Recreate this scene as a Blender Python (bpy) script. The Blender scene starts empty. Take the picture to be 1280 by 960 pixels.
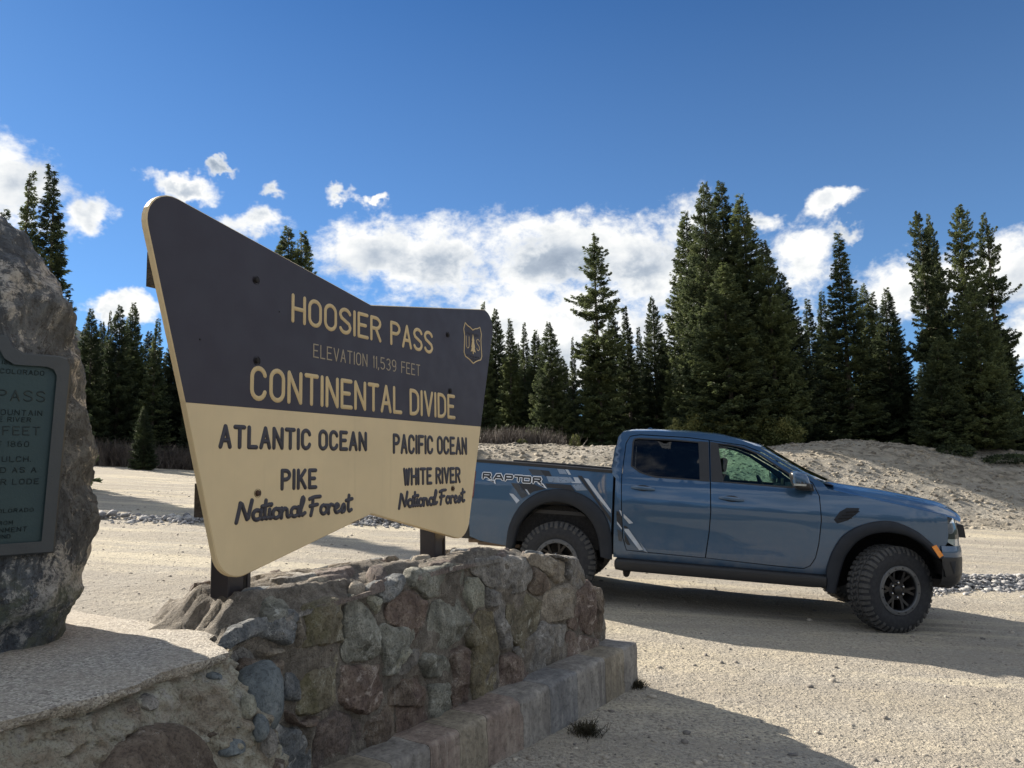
import bpy, bmesh, math, random
import numpy as np
from mathutils import Vector, Matrix, noise as mnoise
from mathutils.geometry import delaunay_2d_cdt

scene = bpy.context.scene
COL = scene.collection
R_ = math.radians

# ------------------------------------------------------------------ camera
FPX, PITCH, ROLL, CAMZ = 934.9, .1141, -.0223, 1.641
cam_d = bpy.data.cameras.new('camera'); cam = bpy.data.objects.new('camera', cam_d); COL.objects.link(cam)
cp, sp, cr, sr = math.cos(PITCH), math.sin(PITCH), math.cos(ROLL), math.sin(ROLL)
U_ = Vector((0, -sp, cp)); X_ = Vector((1, 0, 0)); F_ = Vector((0, cp, sp))
rt = cr*X_ + sr*U_; up = -sr*X_ + cr*U_
cam.matrix_world = Matrix(((rt.x, up.x, -F_.x, 0), (rt.y, up.y, -F_.y, 0), (rt.z, up.z, -F_.z, CAMZ), (0, 0, 0, 1)))
cam_d.sensor_width = 36; cam_d.lens = 36*FPX/1280; cam_d.clip_start = .05; cam_d.clip_end = 3000
scene.camera = cam
scene.render.resolution_x = 1024; scene.render.resolution_y = 768
scene.view_settings.view_transform = 'Standard'; scene.view_settings.look = 'None'
scene.view_settings.gamma = 1; scene.view_settings.exposure = 1.75

# ------------------------------------------------------------------ sun and sky
SUN_EL = R_(29.5); SX, SY = -.785, .619            # horizontal direction towards the sun
sl = bpy.data.lights.new('sun', 'SUN'); sl.energy = 3.25; sl.angle = R_(.53); sl.color = (1, .90, .76)
so = bpy.data.objects.new('sun', sl); COL.objects.link(so)
sdir = Vector((SX*math.cos(SUN_EL), SY*math.cos(SUN_EL), math.sin(SUN_EL)))
so.rotation_euler = sdir.to_track_quat('Z', 'Y').to_euler(); so.location = (-8, 8, 14)

# cloud groups: azimuth, elevation, half width, half height (radians)
CLOUDS = [(-0.595,0.319,0.071,0.056),(-0.665,0.343,0.087,0.069),(-0.531,0.313,0.031,0.026),(-0.423,0.353,0.040,0.018),(-0.383,0.379,0.024,0.009),(-0.335,0.313,0.060,0.022),(-0.311,0.346,0.025,0.012),(-0.221,0.356,0.025,0.013),(-0.183,0.348,0.015,0.008),(-0.476,0.197,0.044,0.019),(-0.181,0.283,0.088,0.053),(-0.084,0.274,0.127,0.064),(0.058,0.272,0.160,0.070),(0.219,0.262,0.133,0.073),(0.012,0.167,0.257,0.096),(0.276,0.166,0.149,0.082),(0.425,0.310,0.036,0.017),(0.437,0.273,0.030,0.012),(0.386,0.246,0.055,0.048),(0.334,0.306,0.029,0.022),(0.510,0.201,0.078,0.041),(0.590,0.199,0.075,0.054),(0.645,0.164,0.076,0.077),(0.610,0.134,0.043,0.035)]

class NT:
    """small helper for writing node trees"""
    def __init__(s, tree): s.t = tree; s.n = tree.nodes; s.l = tree.links
    def node(s, typ, **kw):
        n = s.n.new(typ)
        for k, v in kw.items(): setattr(n, k, v)
        return n
    def put(s, sock, v):
        if isinstance(v, bpy.types.NodeSocket): s.l.new(v, sock)
        elif v is not None:
            if hasattr(sock, 'default_value'):
                try: sock.default_value = v
                except Exception:
                    sock.default_value = tuple(v)+(1,) if len(v) == 3 else v
    def math(s, op, a, b=None, c=None, clamp=False):
        n = s.node('ShaderNodeMath', operation=op, use_clamp=clamp)
        for i, v in enumerate((a, b, c)):
            if v is not None: s.put(n.inputs[i], v)
        return n.outputs[0]
    def vm(s, op, a, b=None, sc=None):
        n = s.node('ShaderNodeVectorMath', operation=op)
        s.put(n.inputs[0], a)
        if b is not None: s.put(n.inputs[1], b)
        if sc is not None: s.put(n.inputs['Scale'], sc)
        return n.outputs['Value'] if op in ('LENGTH', 'DOT_PRODUCT', 'DISTANCE') else n.outputs[0]
    def noise(s, vec, scale, detail=4, rough=.55, dist=0, lac=2):
        n = s.node('ShaderNodeTexNoise'); s.put(n.inputs['Vector'], vec)
        s.put(n.inputs['Scale'], scale); s.put(n.inputs['Detail'], detail); s.put(n.inputs['Roughness'], rough); s.put(n.inputs['Distortion'], dist)
        return n.outputs['Fac']
    def voro(s, vec, scale, feature='F1', out='Distance', rnd=1):
        n = s.node('ShaderNodeTexVoronoi', feature=feature); s.put(n.inputs['Vector'], vec); s.put(n.inputs['Scale'], scale); s.put(n.inputs['Randomness'], rnd)
        return n.outputs[out]
    def ramp(s, fac, stops, interp='LINEAR'):
        n = s.node('ShaderNodeValToRGB'); e = n.color_ramp; e.interpolation = interp
        while len(e.elements) < len(stops): e.elements.new(.5)
        for el, (p, c) in zip(e.elements, stops):
            el.position = p; el.color = tuple(c)+(1,) if len(c) == 3 else c
        s.put(n.inputs[0], fac); return n.outputs[0]
    def mapr(s, v, a, b, c=0, d=1, smooth=True):
        n = s.node('ShaderNodeMapRange', interpolation_type='SMOOTHSTEP' if smooth else 'LINEAR')
        for i, q in enumerate((v, a, b, c, d)): s.put(n.inputs[i], q)
        return n.outputs[0]
    def mix(s, fac, a, b, blend='MIX'):
        n = s.node('ShaderNodeMix', data_type='RGBA', blend_type=blend)
        s.put(n.inputs[0], fac); s.put(n.inputs[6], a); s.put(n.inputs[7], b); return n.outputs[2]
    def bump(s, h, strength=.5, dist=.02, nrm=None):
        n = s.node('ShaderNodeBump'); s.put(n.inputs['Strength'], strength); s.put(n.inputs['Distance'], dist); s.put(n.inputs['Height'], h)
        if nrm is not None: s.put(n.inputs['Normal'], nrm)
        return n.outputs[0]
    def scalev(s, vec, xyz):
        n = s.node('ShaderNodeMapping'); s.put(n.inputs['Vector'], vec); n.inputs['Scale'].default_value = xyz; return n.outputs[0]

w = bpy.data.worlds.new('World'); scene.world = w; w.use_nodes = True
W = NT(w.node_tree); W.n.clear()
sky = W.node('ShaderNodeTexSky', sky_type='NISHITA'); sky.sun_disc = False
sky.sun_elevation = SUN_EL; sky.sun_rotation = math.atan2(SX, SY)   # measured clockwise from +Y
sky.altitude = 2600; sky.air_density = 1.0; sky.dust_density = .5; sky.ozone_density = 2.4
gen = W.node('ShaderNodeTexCoord').outputs['Generated']
sep = W.node('ShaderNodeSeparateXYZ'); W.put(sep.inputs[0], gen)
az = W.math('ARCTAN2', sep.outputs[0], sep.outputs[1]); el = W.math('ARCSINE', sep.outputs[2])
comb = W.node('ShaderNodeCombineXYZ'); W.put(comb.inputs[0], az); W.put(comb.inputs[1], el)
ae0 = comb.outputs[0]
wn = W.node('ShaderNodeTexNoise'); W.put(wn.inputs['Vector'], gen); wn.inputs['Scale'].default_value = 11; wn.inputs['Detail'].default_value = 5; wn.inputs['Roughness'].default_value = .62
ae = W.vm('ADD', ae0, W.vm('SCALE', W.vm('SUBTRACT', wn.outputs['Color'], (.5, .5, .5)), None, .11))
ext = None
for (a, e, ra, re) in CLOUDS:
    d = W.vm('LENGTH', W.vm('MULTIPLY', W.vm('SUBTRACT', ae, (a, e, 0)), (1/ra, 1/re, 0)))
    v = W.math('SUBTRACT', 1.0, d)
    ext = v if ext is None else W.math('SMOOTH_MAX', ext, v, .35)
sc = W.scalev(gen, (1, 1, 1.5))
# unseen clouds round the rest of the sky, cover thickened to fill the shade
far = W.math('SUBTRACT', W.noise(sc, 2.4, 2), .44)
far = W.math('MULTIPLY', far, 9)
off = W.math('MAXIMUM', W.mapr(W.math('ABSOLUTE', az), .68, .85), W.mapr(el, .72, 1.0))
low = 1.0
far = W.math('SUBTRACT', W.math('MULTIPLY', W.math('ADD', far, 1.5), W.math('MULTIPLY', off, low)), 1.5)
ext = W.math('MAXIMUM', W.math('MAXIMUM', ext, -1.5), far)
f1 = W.noise(sc, 9, 9, .62, .25)
f2 = W.noise(sc, 34, 6, .6, .4)
fb = W.math('ADD', W.math('MULTIPLY', W.math('SUBTRACT', f1, .5), 3.4), W.math('MULTIPLY', W.math('SUBTRACT', f2, .5), 1.5))
f3 = W.noise(sc, 90, 4, .6, .3)
fb = W.math('ADD', fb, W.math('MULTIPLY', W.math('SUBTRACT', f3, .5), .55))
dens = W.math('ADD', W.math('MULTIPLY', W.math('MINIMUM', ext, 1.0), 1.75), fb)
cov = W.mapr(dens, -.15, 1.0)
# cumulus shading: thin rims bright, thick bellies grey
sc2 = W.vm('ADD', sc, (-.02, .02, .035))
f1b = W.noise(sc2, 9, 5, .55, .25)
relief = W.math('MULTIPLY', W.math('SUBTRACT', f1, f1b), 1.6)
belly = W.math('MULTIPLY', W.mapr(dens, .5, 1.9), W.mapr(W.noise(sc, 6.5, 3, .5), .36, .60))
sh = W.math('SUBTRACT', 1.0, W.math('MULTIPLY', belly, .70))
sh = W.math('ADD', sh, relief, clamp=True)
ccol = W.ramp(sh, [(0, (.26, .32, .41)), (.4, (.42, .48, .56)), (.75, (.70, .73, .76)), (1, (.92, .92, .90))])
bg = W.node('ShaderNodeBackground'); skc = W.mix(1.0, sky.outputs[0], (.32, .58, .80, 1), 'MULTIPLY')
skc = W.mix(W.mapr(el, .62, .0, 0, .30, False), skc, (2.5, 3.8, 5.1, 1))
W.put(bg.inputs[0], skc); bg.inputs[1].default_value = .05
bc = W.node('ShaderNodeBackground'); W.put(bc.inputs[0], ccol); bc.inputs[1].default_value = .345
mx = W.node('ShaderNodeMixShader'); W.put(mx.inputs[0], W.math('MULTIPLY', cov, W.mapr(sep.outputs[2], 0, .03)))
W.l.new(bg.outputs[0], mx.inputs[1]); W.l.new(bc.outputs[0], mx.inputs[2])
wo = W.node('ShaderNodeOutputWorld'); W.l.new(mx.outputs[0], wo.inputs[0])

# ------------------------------------------------------------------ object helpers
def link(name, data, parent=None, loc=None):
    o = bpy.data.objects.new(name, data); COL.objects.link(o)
    if parent is not None: o.parent = parent
    if loc is not None: o.location = loc
    return o
def tag(o, label=None, cat=None, group=None, kind=None):
    if label: o['label'] = label
    if cat: o['category'] = cat
    if group: o['group'] = group
    if kind: o['kind'] = kind
    return o
def empty(name, loc, rot=(0, 0, 0)):
    o = link(name, None); o.location = loc; o.rotation_euler = rot; o.empty_display_size = .1; return o
def mesh(name, v, f, mat, parent=None, smooth=False, loc=None, idx=None, angle=None):
    me = bpy.data.meshes.new(name)
    me.from_pydata([tuple(p) for p in v], [], f); me.update()
    for m in (mat if isinstance(mat, (list, tuple)) else [mat]): me.materials.append(m)
    if idx is not None: me.polygons.foreach_set('material_index', idx)
    if smooth:
        me.polygons.foreach_set('use_smooth', [True]*len(me.polygons))
        if angle:
            try: me.set_sharp_from_angle(angle=R_(angle))
            except Exception: pass
    return link(name, me, parent, loc)
def npmesh(name, V, F, mat, parent=None, smooth=False):
    """fast mesh from arrays; all faces the same size"""
    me = bpy.data.meshes.new(name); V = np.asarray(V, np.float32); F = np.asarray(F, np.int32); k = F.shape[1]
    me.vertices.add(len(V)); me.vertices.foreach_set('co', V.ravel())
    me.loops.add(F.size); me.loops.foreach_set('vertex_index', F.ravel())
    me.polygons.add(len(F)); me.polygons.foreach_set('loop_start', np.arange(len(F), dtype=np.int32)*k)
    me.update(calc_edges=True); me.validate()
    me.materials.append(mat)
    if smooth: me.polygons.foreach_set('use_smooth', [True]*len(F))
    return link(name, me, parent)
class MB:
    """collects simple shapes into one mesh"""
    def __init__(s): s.v = []; s.f = []
    def add(s, v, f):
        b = len(s.v); s.v += [tuple(p) for p in v]; s.f += [tuple(i+b for i in q) for q in f]; return s
    def box(s, x0, x1, y0, y1, z0, z1):
        return s.add([(x0,y0,z0),(x1,y0,z0),(x1,y1,z0),(x0,y1,z0),(x0,y0,z1),(x1,y0,z1),(x1,y1,z1),(x0,y1,z1)],
                     [(0,3,2,1),(4,5,6,7),(0,1,5,4),(1,2,6,5),(2,3,7,6),(3,0,4,7)])
    def prism(s, poly, lo, hi, axis='y'):
        """poly in the (x,z) plane extruded in y, or (x,y) in z"""
        n = len(poly)
        P = (lambda a, b, c: (a, c, b)) if axis == 'y' else (lambda a, b, c: (a, b, c))
        v = [P(a, b, lo) for a, b in poly] + [P(a, b, hi) for a, b in poly]
        return s.add(v, [tuple(range(n)), tuple(range(2*n-1, n-1, -1))] + [(i, i+n, (i+1) % n+n, (i+1) % n) for i in range(n)])
    def tube(s, pts, rad, n=8):
        pts = [Vector(p) for p in pts]; b = len(s.v); m = len(pts)
        rs = rad if isinstance(rad, (list, tuple)) else [rad]*m
        for i, p in enumerate(pts):
            t = (pts[min(i+1, m-1)]-pts[max(i-1, 0)]).normalized()
            a = t.orthogonal() if abs(t.z) > .9 else t.cross(Vector((0, 0, 1))); a.normalize(); c = t.cross(a)
            for k in range(n):
                g = 2*math.pi*k/n; s.v.append(tuple(p+(a*math.cos(g)+c*math.sin(g))*rs[i]))
        for i in range(m-1):
            for k in range(n): s.f.append((b+i*n+k, b+i*n+(k+1) % n, b+(i+1)*n+(k+1) % n, b+(i+1)*n+k))
        s.f.append(tuple(b+k for k in range(n-1, -1, -1))); s.f.append(tuple(b+(m-1)*n+k for k in range(n))); return s
    def lathe(s, prof, n=48, c=(0, 0, 0), axis='y', closed=False):
        """prof: (radius, along axis)"""
        b = len(s.v); m = len(prof)
        for r, h in prof:
            for k in range(n):
                g = 2*math.pi*k/n
                if axis == 'y': s.v.append((c[0]+r*math.cos(g), c[1]+h, c[2]+r*math.sin(g)))
                else: s.v.append((c[0]+r*math.cos(g), c[1]+r*math.sin(g), c[2]+h))
        for i in range(m-1 if not closed else m):
            j = (i+1) % m
            for k in range(n): s.f.append((b+i*n+k, b+i*n+(k+1) % n, b+j*n+(k+1) % n, b+j*n+k))
        return s
    def grid(s, fn, nu, nv):
        b = len(s.v)
        for i in range(nu+1):
            for j in range(nv+1): s.v.append(tuple(fn(i/nu, j/nv)))
        for i in range(nu):
            for j in range(nv): s.f.append((b+i*(nv+1)+j, b+(i+1)*(nv+1)+j, b+(i+1)*(nv+1)+j+1, b+i*(nv+1)+j+1))
        return s
    def build(s, name, mat, parent=None, smooth=False, loc=None, angle=35):
        return mesh(name, s.v, s.f, mat, parent, smooth, loc, angle=angle if smooth else None)
def bevel(o, width, seg=2):
    m = o.modifiers.new('bevel', 'BEVEL'); m.width = width; m.segments = seg; m.limit_method = 'ANGLE'; m.angle_limit = R_(40); return o

def fbm(p, oct=4, lac=2.0, h=1.0): return mnoise.fractal(Vector(p), h, lac, oct)
def interp(x, xs, ys): return float(np.interp(x, xs, ys))
def pip(px, py, poly):
    """vectorised point in polygon"""
    ins = np.zeros(len(px), bool); n = len(poly)
    for i in range(n):
        x1, y1 = poly[i]; x2, y2 = poly[(i+1) % n]
        if y1 == y2: continue
        c = ((y1 > py) != (y2 > py)) & (px < (x2-x1)*(py-y1)/(y2-y1)+x1); ins ^= c
    return ins
def pdist(px, py, poly):
    d = np.full(len(px), 1e9); n = len(poly)
    for i in range(n):
        x1, y1 = poly[i]; x2, y2 = poly[(i+1) % n]; L = (x2-x1)**2+(y2-y1)**2+1e-12
        t = np.clip(((px-x1)*(x2-x1)+(py-y1)*(y2-y1))/L, 0, 1)
        d = np.minimum(d, np.hypot(px-x1-t*(x2-x1), py-y1-t*(y2-y1)))
    return d
def dens_poly(poly, step):
    out = []
    for i in range(len(poly)):
        a = np.array(poly[i], float); b = np.array(poly[(i+1) % len(poly)], float); k = max(1, int(round(np.linalg.norm(b-a)/step)))
        out += [tuple(a+(b-a)*t/k) for t in range(k)]
    return out
def chaikin(poly, it=2, w=.25):
    for _ in range(it):
        q = []
        for i in range(len(poly)):
            a = np.array(poly[i]); b = np.array(poly[(i+1) % len(poly)]); q += [tuple(a*(1-w)+b*w), tuple(a*w+b*(1-w))]
        poly = q
    return poly
def fill(outer, holes, step, jitter=.15, seed=0, dens=True):
    """triangulate a polygon with holes; returns points (n,2), tris, number of boundary points"""
    rg = np.random.default_rng(seed)
    loops = [dens_poly(l, step) if dens else list(l) for l in [outer]+list(holes)]
    pts = []; edges = []
    for l in loops:
        b = len(pts); pts += l; edges += [(b+i, b+(i+1) % len(l)) for i in range(len(l))]
    nb = len(pts)
    A = np.array(outer); x0, y0 = A.min(0); x1, y1 = A.max(0)
    gx, gy = np.meshgrid(np.arange(x0+step/2, x1, step), np.arange(y0+step/2, y1, step*.87))
    gx = gx + (np.arange(gx.shape[0]) % 2)[:, None]*step/2
    gx = gx.ravel()+rg.uniform(-jitter, jitter, gx.size)*step; gy = gy.ravel()+rg.uniform(-jitter, jitter, gy.size)*step
    keep = pip(gx, gy, loops[0]) & (pdist(gx, gy, loops[0]) > step*.45)
    for h in loops[1:]: keep &= ~pip(gx, gy, h) & (pdist(gx, gy, h) > step*.45)
    pts += list(zip(gx[keep], gy[keep]))
    r = delaunay_2d_cdt([Vector(p) for p in pts], edges, [], 0, 1e-7)
    P = np.array([tuple(p) for p in r[0]]); T = np.array([f for f in r[2] if len(f) == 3])
    c = P[T].mean(1); k = pip(c[:, 0], c[:, 1], loops[0])
    for h in loops[1:]: k &= ~pip(c[:, 0], c[:, 1], h)
    T = T[k]
    # consistent winding
    a, b, d = P[T[:, 0]], P[T[:, 1]], P[T[:, 2]]
    cr_ = (b[:, 0]-a[:, 0])*(d[:, 1]-a[:, 1])-(b[:, 1]-a[:, 1])*(d[:, 0]-a[:, 0])
    T[cr_ < 0] = T[cr_ < 0][:, ::-1]
    return P, T, loops

# ------------------------------------------------------------------ materials
def newmat(name):
    m = bpy.data.materials.new(name); m.use_nodes = True; T = NT(m.node_tree); T.n.clear()
    out = T.node('ShaderNodeOutputMaterial'); p = T.node('ShaderNodeBsdfPrincipled'); T.l.new(p.outputs[0], out.inputs[0])
    T.p = p; T.out = out; T.m = m; T.obj = T.node('ShaderNodeTexCoord').outputs['Object']; return T
def geo_pos(T): return T.node('ShaderNodeNewGeometry').outputs['Position']
def setp(T, **kw):
    for k, v in kw.items(): T.put(T.p.inputs[k.replace('_', ' ')], v)
    return T.m
def plain(name, col, rough=.6, metal=0, var=.15, scale=20, bump=0, bscale=200, coat=0, spec=None):
    T = newmat(name); n = T.noise(T.obj, scale, 5, .6)
    c = T.mix(n, tuple(max(0, x*(1-var)) for x in col)+(1,), tuple(min(1, x*(1+var)) for x in col)+(1,))
    setp(T, Base_Color=c, Roughness=rough, Metallic=metal, Coat_Weight=coat)
    T.put(T.p.inputs['Roughness'], T.mapr(T.noise(T.obj, scale*2.3, 4), .3, .7, rough*.88, min(1, rough*1.12)))
    if spec is not None: T.put(T.p.inputs['Specular IOR Level'], spec)
    if bump: T.put(T.p.inputs['Normal'], T.bump(T.noise(T.obj, bscale, 4), bump, .005))
    return T.m

def ground_mat(name='gravel ground'):
    T = newmat(name); P = geo_pos(T)
    big = T.noise(P, .22, 4, .6); mid = T.noise(P, 1.3, 5, .6)
    st = T.noise(T.scalev(P, (.35, 2.2, 1)), 1.0, 5, .6, .4)
    lane = T.noise(T.scalev(T.vm('ADD', P, T.vm('SCALE', T.node('ShaderNodeTexNoise').outputs['Color'], None, .0)), (.10, 1.5, 1)), 1.0, 4, .65, .25)
    sp1 = T.noise(P, 42, 3, .7); sp2 = T.noise(P, 120, 2, .6)
    c = T.ramp(T.math('ADD', T.math('MULTIPLY', big, .55), T.math('MULTIPLY', st, .45)), [(.34, (.36, .325, .27)), (.46, (.46, .415, .34)), (.55, (.56, .50, .385)), (.64, (.62, .545, .39))])
    c = T.mix(T.mapr(mid, .42, .62, 0, .45), c, (.43, .41, .37, 1))
    c = T.mix(T.mapr(sp1, .36, .60, .85, 0), c, (.25, .23, .20, 1))
    c = T.mix(T.mapr(sp2, .58, .72, 0, .6), c, (.60, .56, .48, 1))
    c = T.mix(T.mapr(lane, .50, .60, 0, .55), c, (.33, .30, .255, 1))
    c = T.mix(T.mapr(lane, .47, .39, 0, .5), c, (.64, .575, .43, 1))
    v = T.voro(P, 26); vc = T.voro(P, 26, out='Color')
    peb = T.mapr(v, .30, .18, 0, 1); s_ = T.node('ShaderNodeSeparateColor'); T.put(s_.inputs[0], vc)
    pebm = T.math('MULTIPLY', peb, T.mapr(s_.outputs[0], .55, .6))
    c = T.mix(T.math('MULTIPLY', pebm, .7), c, T.ramp(s_.outputs[1], [(0, (.16, .15, .15)), (.5, (.34, .31, .28)), (1, (.62, .58, .52))]))
    # dark gravelly soil on the bank
    sx = T.node('ShaderNodeSeparateXYZ'); T.put(sx.inputs[0], P)
    bank = T.math('MULTIPLY', T.mapr(sx.outputs[1], 22.3, 23.6), T.mapr(sx.outputs[0], -9, -4))
    bn = T.noise(P, 2.6, 7, .68, .5); bn2 = T.noise(P, .5, 4, .6)
    bc_ = T.ramp(bn, [(.30, (.095, .084, .07)), (.43, (.22, .20, .165)), (.53, (.36, .325, .27)), (.68, (.50, .445, .36))])
    bc_ = T.mix(T.mapr(bn2, .42, .62, 0, .55), bc_, (.42, .40, .36, 1))
    c = T.mix(T.math('MULTIPLY', bank, .85), c, bc_)
    # duff and moss under the trees beyond the bank
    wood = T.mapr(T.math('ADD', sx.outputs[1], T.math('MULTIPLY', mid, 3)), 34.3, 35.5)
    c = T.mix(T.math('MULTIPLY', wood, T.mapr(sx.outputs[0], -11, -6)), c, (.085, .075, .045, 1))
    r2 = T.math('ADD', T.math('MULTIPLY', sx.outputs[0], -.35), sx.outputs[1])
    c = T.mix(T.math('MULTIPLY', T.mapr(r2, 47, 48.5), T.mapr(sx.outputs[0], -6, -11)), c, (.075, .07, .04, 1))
    h = T.math('ADD', T.math('MULTIPLY', T.noise(P, 9, 6, .7), 1.6), T.math('ADD', T.math('MULTIPLY', sp1, .55), T.math('MULTIPLY', peb, .3)))
    h = T.math('ADD', h, T.math('MULTIPLY', T.math('MULTIPLY', bank, bn), 6))
    setp(T, Base_Color=c, Roughness=.95, Normal=T.bump(h, 1.0, .045)); T.put(T.p.inputs['Specular IOR Level'], .2); return T.m

def rock_mat(name, cols, scale=6, streak=1, bump=.6, pale=None, moss=0, stretch=(1, 1, 1)):
    T = newmat(name); P = T.scalev(T.obj, stretch)
    n1 = T.noise(P, scale, 8, .65, .8); n2 = T.noise(T.scalev(T.obj, (1, 1, .28)), scale*2.4, 6, .7, .5); n3 = T.noise(P, scale*13, 6, .75)
    f = T.math('ADD', T.math('MULTIPLY', n1, .6), T.math('MULTIPLY', n2, .4*streak))
    k = len(cols); lo, hi = (.34, .64) if streak else (.2, .4)
    c = T.ramp(f, [(lo+(hi-lo)*i/(k-1), q) for i, q in enumerate(cols)])
    c = T.mix(T.mapr(T.noise(P, scale*.33, 3, .6), .38, .62, .35, 0), c, tuple(x*.45 for x in cols[1])+(1,))
    c = T.mix(T.mapr(n3, .36, .54, .6, 0), c, tuple(x*.35 for x in cols[0])+(1,))
    if pale:
        pn = T.noise(P, scale*.8, 9, .72, 1.6); c = T.mix(T.mapr(pn, .58, .64, 0, .7), c, pale+(1,))
        ve = T.math('ABSOLUTE', T.math('SUBTRACT', T.noise(T.scalev(P, (1, 1, .5)), scale*.9, 6, .7, 1.2), .5)); c = T.mix(T.math('MULTIPLY', T.mapr(ve, .012, .0, 0, .75), T.mapr(n1, .45, .6)), c, pale+(1,))
    if moss:
        c = T.mix(T.mapr(T.noise(P, scale*.55, 6, .7), .52, .64, 0, moss), c, (.13, .13, .05, 1))
    h = T.math('ADD', T.math('ADD', T.math('MULTIPLY', n1, 1.2), T.math('MULTIPLY', n3, .4)), T.math('MULTIPLY', n2, .8))
    setp(T, Base_Color=c, Roughness=.82, Normal=T.bump(h, min(1, bump*1.8), .03)); T.put(T.p.inputs['Specular IOR Level'], .3); return T.m

M = {}
M['ground'] = ground_mat()
M['blue'] = rock_mat('blue grey stone', [(0.074,0.084,0.092), (0.154,0.168,0.179), (0.260,0.270,0.271), (0.445,0.438,0.420)], 7, pale=(.55,.55,.52))
M['olive'] = rock_mat('olive brown stone', [(0.098,0.087,0.065), (0.195,0.172,0.124), (0.299,0.268,0.189), (0.429,0.395,0.286)], 7, pale=(.5,.5,.43), moss=.4)
M['green'] = rock_mat('green grey stone', [(0.106,0.109,0.092), (0.223,0.224,0.190), (0.352,0.351,0.299), (0.528,0.517,0.448)], 8, pale=(.58,.59,.54))
M['red'] = rock_mat('rusty stone', [(0.091,0.066,0.057), (0.176,0.131,0.112), (0.273,0.211,0.172), (0.390,0.335,0.269)], 7, pale=(.50,.44,.39))
M['brown'] = rock_mat('brown stone', [(0.080,0.061,0.049), (0.160,0.125,0.099), (0.246,0.200,0.157), (0.362,0.304,0.239)], 7, pale=(.48,.45,.40))
M['tan'] = rock_mat('tan stone', [(.16,.135,.105), (.29,.25,.20), (.40,.355,.285), (.52,.47,.39)], 7)
M['yellow'] = rock_mat('ochre streaked stone', [(0.102,0.090,0.066), (0.198,0.174,0.120), (0.312,0.270,0.168), (0.432,0.390,0.288)], 7, pale=(.5,.49,.42))
M['grey'] = rock_mat('grey stone', [(0.112,0.107,0.100), (0.225,0.215,0.200), (0.350,0.331,0.300), (0.500,0.481,0.438)], 7, pale=(.55,.53,.50))
M['pale'] = rock_mat('pale stone', [(0.198,0.198,0.165), (0.330,0.330,0.264), (0.478,0.470,0.380), (0.620,0.620,0.544)], 8)
M['dark'] = rock_mat('dark stone', [(0.081,0.069,0.069), (0.150,0.127,0.116), (0.231,0.185,0.162), (0.323,0.277,0.231)], 8)
M['pink'] = rock_mat('pinkish grey flat stone', [(0.129,0.105,0.095), (0.218,0.178,0.158), (0.317,0.267,0.238), (0.416,0.366,0.327)], 8, stretch=(1, 2.6, 1))
M['cobble'] = rock_mat('dark water worn cobble', [(0.074,0.091,0.099), (0.124,0.145,0.157), (0.181,0.206,0.214), (0.264,0.281,0.281)], 5, bump=.3)
M['mortar'] = rock_mat('rough mortar', [(0.102,0.090,0.074), (0.192,0.170,0.142), (0.288,0.258,0.216), (0.408,0.372,0.318)], 13, bump=.8, pale=(.36,.32,.28))
M['rubble'] = rock_mat('rubble concrete', [(0.226,0.191,0.147), (0.415,0.358,0.278), (0.538,0.522,0.417), (0.538,0.522,0.496)], 9, bump=.9, pale=(.46,.41,.34))

def boulder_mat():
    T = newmat('veined boulder'); P = T.obj
    n1 = T.noise(P, 2.6, 12, .72, .9); n2 = T.noise(T.scalev(P, (1, 1, .5)), 8, 10, .74, 1.0); n3 = T.noise(P, 70, 6, .7); n4 = T.noise(P, 26, 6, .72, .6)
    c = T.ramp(n2, [(.34, (.032, .040, .050)), (.46, (.075, .089, .108)), (.56, (.14, .160, .185)), (.70, (.28, .30, .315))])
    pf = T.math('ADD', T.math('MULTIPLY', n1, .5), T.math('ADD', T.math('MULTIPLY', n4, .25), T.math('MULTIPLY', n2, .25)))
    c = T.mix(T.mapr(pf, .505, .545, 0, .92), c, T.ramp(n4, [(.34, (.20, .20, .195)), (.5, (.40, .395, .38)), (.66, (.58, .575, .555))]))
    c = T.mix(T.mapr(n4, .60, .66, 0, .55), c, (.36, .36, .34, 1))
    c = T.mix(T.mapr(n3, .36, .5, .6, 0), c, (.02, .02, .022, 1))
    ck = T.math('ABSOLUTE', T.math('SUBTRACT', T.noise(T.scalev(P, (1.3, 1.3, .6)), 3.1, 8, .68, .8), .5)); c = T.mix(T.mapr(ck, .010, 0, 0, .8), c, (.012, .012, .014, 1))
    s = T.node('ShaderNodeSeparateXYZ'); T.put(s.inputs[0], P)
    c = T.mix(T.math('MULTIPLY', T.mapr(T.noise(P, 5, 5, .7), .47, .60), T.mapr(s.outputs[2], .32, .16, 0, .6)), c, (.15, .17, .11, 1))
    h = T.math('ADD', T.math('ADD', T.math('MULTIPLY', n2, 1.2), T.math('MULTIPLY', n3, .35)), T.math('MULTIPLY', n4, .7))
    setp(T, Base_Color=c, Roughness=.75, Normal=T.bump(h, 1.0, .03)); return T.m
M['boulder'] = boulder_mat()

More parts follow.
